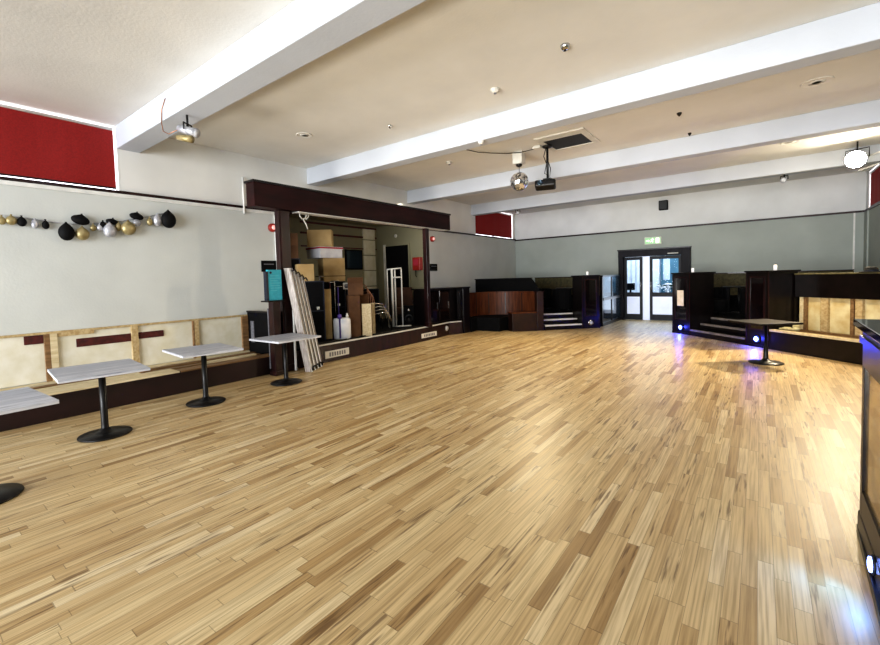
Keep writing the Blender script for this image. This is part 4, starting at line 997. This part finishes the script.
# ------------------------------------------------------------------ ceiling items
mb = thing('mirror_ball', 'small mirror ball hanging left of the projector', 'mirror ball', (-3.78, 7.97, 3.47))
MB().ball((-3.78, 7.97, 3.47), .18, n=28, m=18).build('mirror_sphere', 'mirrorball', mb)
for p_ in bpy.data.objects['mirror_sphere'].data.polygons: p_.use_smooth = False
MB().cyl((-3.78, 7.97, 3.64), .006, .13, 8).build('hanging_wire', 'black', mb)
mm = thing('mirror_ball_motor', 'white box motor with black cap on the ceiling above the mirror ball', 'motor', (-3.78, 7.97, 4.05))
MB().box(-3.88, -3.68, 7.88, 8.06, 3.81, 4.05).build('motor_housing', 'plasticw', mm, .01)
MB().lathe((-3.78, 7.97, 3.76), [(.035, 0), (.06, .02), (.06, .05)], 16).build('motor_cap', 'black', mm)
hp = thing('ceiling_hatch', 'open ceiling hatch with white frame and dark grid above the projector', 'hatch', (-2.8, 7.9, 4.05))
f = MB(); f.box(-3.22, -2.34, 7.40, 7.62, 4.025, 4.05); f.box(-3.22, -2.34, 8.28, 8.38, 4.025, 4.05); f.box(-3.22, -3.14, 7.62, 8.28, 4.025, 4.05); f.box(-2.45, -2.34, 7.62, 8.28, 4.025, 4.05)
f.build('hatch_frame', 'plasticw', hp, .004)
MB().box(-3.14, -2.45, 7.66, 8.28, 4.035, 4.049).build('dark_grid', 'grid', hp)
pj = thing('projector', 'black projector hanging on a pole from the ceiling hatch', 'projector', (-3.17, 7.9, 3.3))
MB().cyl((-3.17, 7.9, 3.42), .022, .60, 12).build('ceiling_pole', 'black', pj)
MB().lathe((-3.17, 7.9, 3.98), [(.04, 0), (.09, .02), (.09, .045)], 16).build('ceiling_plate', 'black', pj)
cs = MB()
cs.tube([(-3.20, 7.9, 3.98), (-3.25, 7.92, 3.85), (-3.19, 7.9, 3.7), (-3.22, 7.88, 3.52), (-3.13, 7.9, 3.45), (-3.12, 7.92, 3.60), (-3.15, 7.9, 3.72)], .008)
cs.build('cable', 'black', pj)
br = MB(); br.box(-3.24, -3.10, 7.84, 7.96, 3.37, 3.42); br.tube([(-3.23, 7.87, 3.40), (-3.25, 7.85, 3.34)], .012); br.tube([(-3.11, 7.87, 3.40), (-3.09, 7.85, 3.34)], .012)
br.build('mount_bracket', 'black', pj)
o = MB().box(-.19, .19, -.15, .15, -.065, .065).build('projector_body', 'black', pj, .035)
o.matrix_basis = Matrix.Translation((-.03, -.04, .0)) @ Matrix.Rotation(.35, 4, 'Z') @ Matrix.Rotation(-.12, 4, 'X')
l_ = local(MB().lathe((-.09, -.15, 0), [(.05, 0), (.048, -.025), (.034, -.03), (.03, -.015)], 20, 'y').build('lens', 'smoke', o))
tag(MB().tube([(-4.46, 7.06, 4.045), (-4.30, 7.25, 4.0), (-4.1, 7.45, 3.985), (-3.9, 7.7, 3.99), (-3.70, 7.85, 4.0), (-3.45, 7.9, 4.02), (-3.25, 7.9, 4.035)], .008).build('ceiling_cable', 'black'), 'thin cable sagging from the ceiling to the hatch past the motor', 'cable')
cv_ = thing('cable_connector', 'white plug block on the ceiling at the left corner of the hatch', 'connector', (-3.33, 7.85, 4.05))
MB().box(-3.42, -3.27, 7.80, 7.90, 4.0, 4.05).build('plug_body', 'plasticw', cv_, .01); MB().cyl((-3.44, 7.85, 4.025), .02, .05, 10, 'x').build('plug_lead', 'steelw', cv_)
def ring(x, y, r, label, z=ZC):
    t_ = thing('ceiling_grille', label, 'grille', (x, y, z))
    MB().lathe((x, y, z), [(r, 0), (r, -.010), (r*.93, -.013), (r*.86, -.006)], 32).build('rim', 'ceil', t_)
    q = MB()
    for k_ in (.3, .55): q.lathe((x, y, z-.004), [(r*k_, 0), (r*k_, -.006)], 24)
    q.build('slats', 'ceil', t_)
ring(-6.01, 4.54, .13, 'plain round ceiling grille above the left end of the header')
ring(.58, 7.79, .17, 'large round ceiling grille at the right between two beams')
ring(.45, 11.06, .15, 'round ceiling grille near the bright floodlight')
def detector(x, y, label, r=.05, mat='plasticw', drop=.05, z=ZC):
    t_ = thing('smoke_detector', label, 'detector', (x, y, z))
    MB().lathe((x, y, z), [(r, 0), (r, -.015), (r*.6, -drop)], 20).build('detector_body', mat, t_)
    MB().lathe((x, y, z-drop), [(r*.3, .005), (r*.3, -.012)], 12).build('sensor_tip', 'black' if mat != 'plasticw' else 'sheet', t_)
detector(-1.66, 4.67, 'dark tipped sprinkler head on the ceiling nearest the top of the photo', .05, 'chrome')
detector(-4.65, 5.16, 'small dark sprinkler head between the first two beams on the left', .03, 'chrome', .04)
detector(-1.0, 7.79, 'small dark sprinkler head right of the hatch, nearer of two', .035, 'black', .04)
detector(-1.0, 9.03, 'small dark sprinkler head right of the hatch, further of two', .028, 'black', .04)
detector(-2.75, 5.12, 'round white smoke detector in front of the second beam', .06)
detector(-3.43, 5.90, 'white detector fixed low on the second beam', .05, z=ZB)
detector(-3.64, 6.67, 'white smoke detector on the ceiling left of the hatch', .06)
detector(-5.2, 7.6, 'flat white detector above the header between second and third beam', .07)
def spot(label, p, aim, L_=.20, r_=.065, on=False, zc=ZB, mat='silver'):
    t_ = thing('spotlight', label, 'light', p)
    ax = Vector(aim).normalized(); P_ = Vector(p)
    MB().lathe(tuple(P_-ax*L_/2), [(r_*.75, 0), (r_*.9, L_*.25), (r_, L_*.6), (r_*1.15, L_)], 20, ax).build('lamp_body', mat, t_)
    MB().lathe(tuple(P_+ax*(L_/2-.004)), [(r_*1.05, 0), (r_*1.05, .012)], 20, ax).build('lens', 'lampon' if on else 'lampoff', t_)
    MB().tube([tuple(P_+Vector((0, 0, r_))), (p[0], p[1], zc)], .014).build('mounting_stem', 'black', t_)
    br_ = MB(); s1 = ax.cross(Vector((0, 0, 1))).normalized()*(r_+.02)
    br_.tube([tuple(P_+s1), tuple(P_+s1+Vector((0, 0, r_+.03))), tuple(P_-s1+Vector((0, 0, r_+.03))), tuple(P_-s1)], .010)
    br_.build('yoke', 'black', t_)
    return t_
sp1 = spot('twin barrelled brass coloured spotlight under the nearest beam by the left wall', (-5.62, 2.50, 3.52), (.9, .5, -.35), .26, .05, zc=ZB)
MB().lathe((-5.72, 2.42, 3.44), [(.03, 0), (.04, .10), (.045, .20)], 16, Vector((.9, .5, -.2)).normalized()).build('second_barrel', 'gold', sp1)
MB().tube([(-5.70, 2.45, 3.55), (-5.85, 2.37, 3.50), (-5.98, 2.36, 3.56), (-6.04, 2.37, 3.68), (-6.02, 2.372, 3.85), (-5.9, 2.374, 3.95)], .006).build('cable', 'copper', sp1)
spot('bright white floodlight glowing under the last beam at the right', (1.50, 12.0, 3.72), (-.35, -.9, -.30), .2, .15, True, zc=ZC, mat='black')
spot('small twin spotlight under the last beam right of centre', (.42, 12.7, 3.60), (-.4, -.9, -.5), .12, .05, zc=ZB)
spot('tiny black spotlight under the last beam above the far red blind', (-6.10, 12.7, 3.62), (.4, -.9, -.4), .10, .05, zc=ZB, mat='black')
# white cables running from the floodlight along the wall
tag(MB().tube([(1.50, 12.2, 3.72), (1.8, 12.1, 3.80), (2.15, 11.7, 3.86)], .016).build('white_conduit', 'steelw'), 'upper white conduit running right from the floodlight', 'conduit')
tag(MB().tube([(1.55, 12.25, 3.52), (1.85, 12.15, 3.60), (2.15, 11.8, 3.68)], .016).build('white_conduit', 'steelw'), 'lower white conduit running right from the floodlight', 'conduit')

# ------------------------------------------------------------------ lights
def area(name, loc, target, sx, sy, e, c, spread=None):
    l = bpy.data.lights.new(name, 'AREA'); l.shape = 'RECTANGLE'; l.size = sx; l.size_y = sy; l.energy = e; l.color = c
    if spread: l.spread = spread
    o = bpy.data.objects.new(name, l); COL.objects.link(o); o.location = loc
    o.rotation_euler = (Vector(target)-Vector(loc)).to_track_quat('-Z', 'Y').to_euler(); return o
def spotl(name, loc, target, e, c, size, blend=.8, soft=.15):
    l = bpy.data.lights.new(name, 'SPOT'); l.energy = e; l.color = c; l.spot_size = size; l.spot_blend = blend; l.shadow_soft_size = soft
    o = bpy.data.objects.new(name, l); COL.objects.link(o); o.location = loc
    o.rotation_euler = (Vector(target)-Vector(loc)).to_track_quat('-Z', 'Y').to_euler(); return o
area('rear_window_light', (-2.8, -9, 2.0), (-3.0, 6, 1.9), 11, 4.0, 1650, (.93, .96, 1.0))
area('ceiling_fill_light', (-2.6, -2.6, .6), (-2.6, 9, 4.3), 8, .9, 62, (1.0, .95, .86), .85)  # unseen fill lamp added behind the camera to lift ceiling and far end
spotl('flood_lamp', (1.42, 11.80, 3.55), (-1.5, 8.4, 0), 800, (1.0, .82, .55), 1.45, 1, .12)
pl = bpy.data.lights.new('flood_spill', 'POINT'); pl.energy = 32; pl.color = (1, .86, .62); pl.shadow_soft_size = .12
po = bpy.data.objects.new('flood_spill', pl); COL.objects.link(po); po.location = (1.1, 11.0, 3.0)
spotl('warm_spot_right', (.42, 9.8, 3.9), (.2, 8.2, 0), 170, (1.0, .75, .40), 1.7, 1, .1)
spotl('warm_spot_left', (-4.6, 10.5, 3.9), (-3.9, 8.6, 0), 330, (1.0, .82, .52), 2.2, 1, .1)
spotl('bench_warm', (.15, 9.9, 2.3), (1.0, 10.9, .75), 70, (1.0, .84, .55), 1.3, 1, .1)
area('lobby_light', (-2.8, 17.4, 2.7), (-2.8, 17.4, 0), 3.6, 2.2, 70, (.78, .88, 1.0))
p_ = bpy.data.lights.new('lobby_day', 'AREA'); p_.shape = 'RECTANGLE'; p_.size = 1.6; p_.size_y = 1.9; p_.energy = 12; p_.color = (.72, .84, 1)
po = bpy.data.objects.new('lobby_day', p_); COL.objects.link(po); po.location = (-2.75, WY-.25, 1.25); po.rotation_euler = (Vector((-2.6, 8, -.6))-Vector(po.location)).to_track_quat('-Z', 'Y').to_euler()
spotl('kick_glow', (bx_(2.9)-.06, 2.9, .16), (bx_(2.9)-.35, 2.72, 0), 4.5, (.10, .38, 1.0), 2.2, 1, .04)
area('recess_light', (-7.4, 8.2, 3.2), (-9.0, 9.0, .8), 1.2, 1.6, 12, (1, .92, .75))

w = bpy.data.worlds.new('world'); S.world = w; w.use_nodes = True
w.node_tree.nodes['Background'].inputs[0].default_value = (.86, .92, 1, 1); w.node_tree.nodes['Background'].inputs[1].default_value = .38

# ------------------------------------------------------------------ camera
def rotv(r):
    v = Vector(r); return Matrix.Rotation(v.length, 3, v.normalized())
R = rotv((.05509, .65982, -.01199)) @ Matrix(((1, 0, 0), (0, 0, -1), (0, 1, 0)))
f_, cx_, cy_ = 429.19, 426.66, 299.11
cd = bpy.data.cameras.new('camera'); cam = bpy.data.objects.new('camera', cd); COL.objects.link(cam)
cd.sensor_fit = 'HORIZONTAL'; cd.sensor_width = 36; cd.lens = f_*36/880
cd.shift_x = (440-cx_)/880; cd.shift_y = (cy_-322.5)/880; cd.clip_start = .05; cd.clip_end = 100
mt = Matrix((R[0], -R[1], -R[2])).transposed().to_4x4(); mt.translation = (0, 0, 1.6)
cam.matrix_world = mt
S.camera = cam
S.view_settings.view_transform = 'Standard'
try: S.view_settings.look = 'Medium High Contrast'
except Exception: print('look missing')
S.view_settings.exposure = .37
S.view_settings.gamma = 1.0
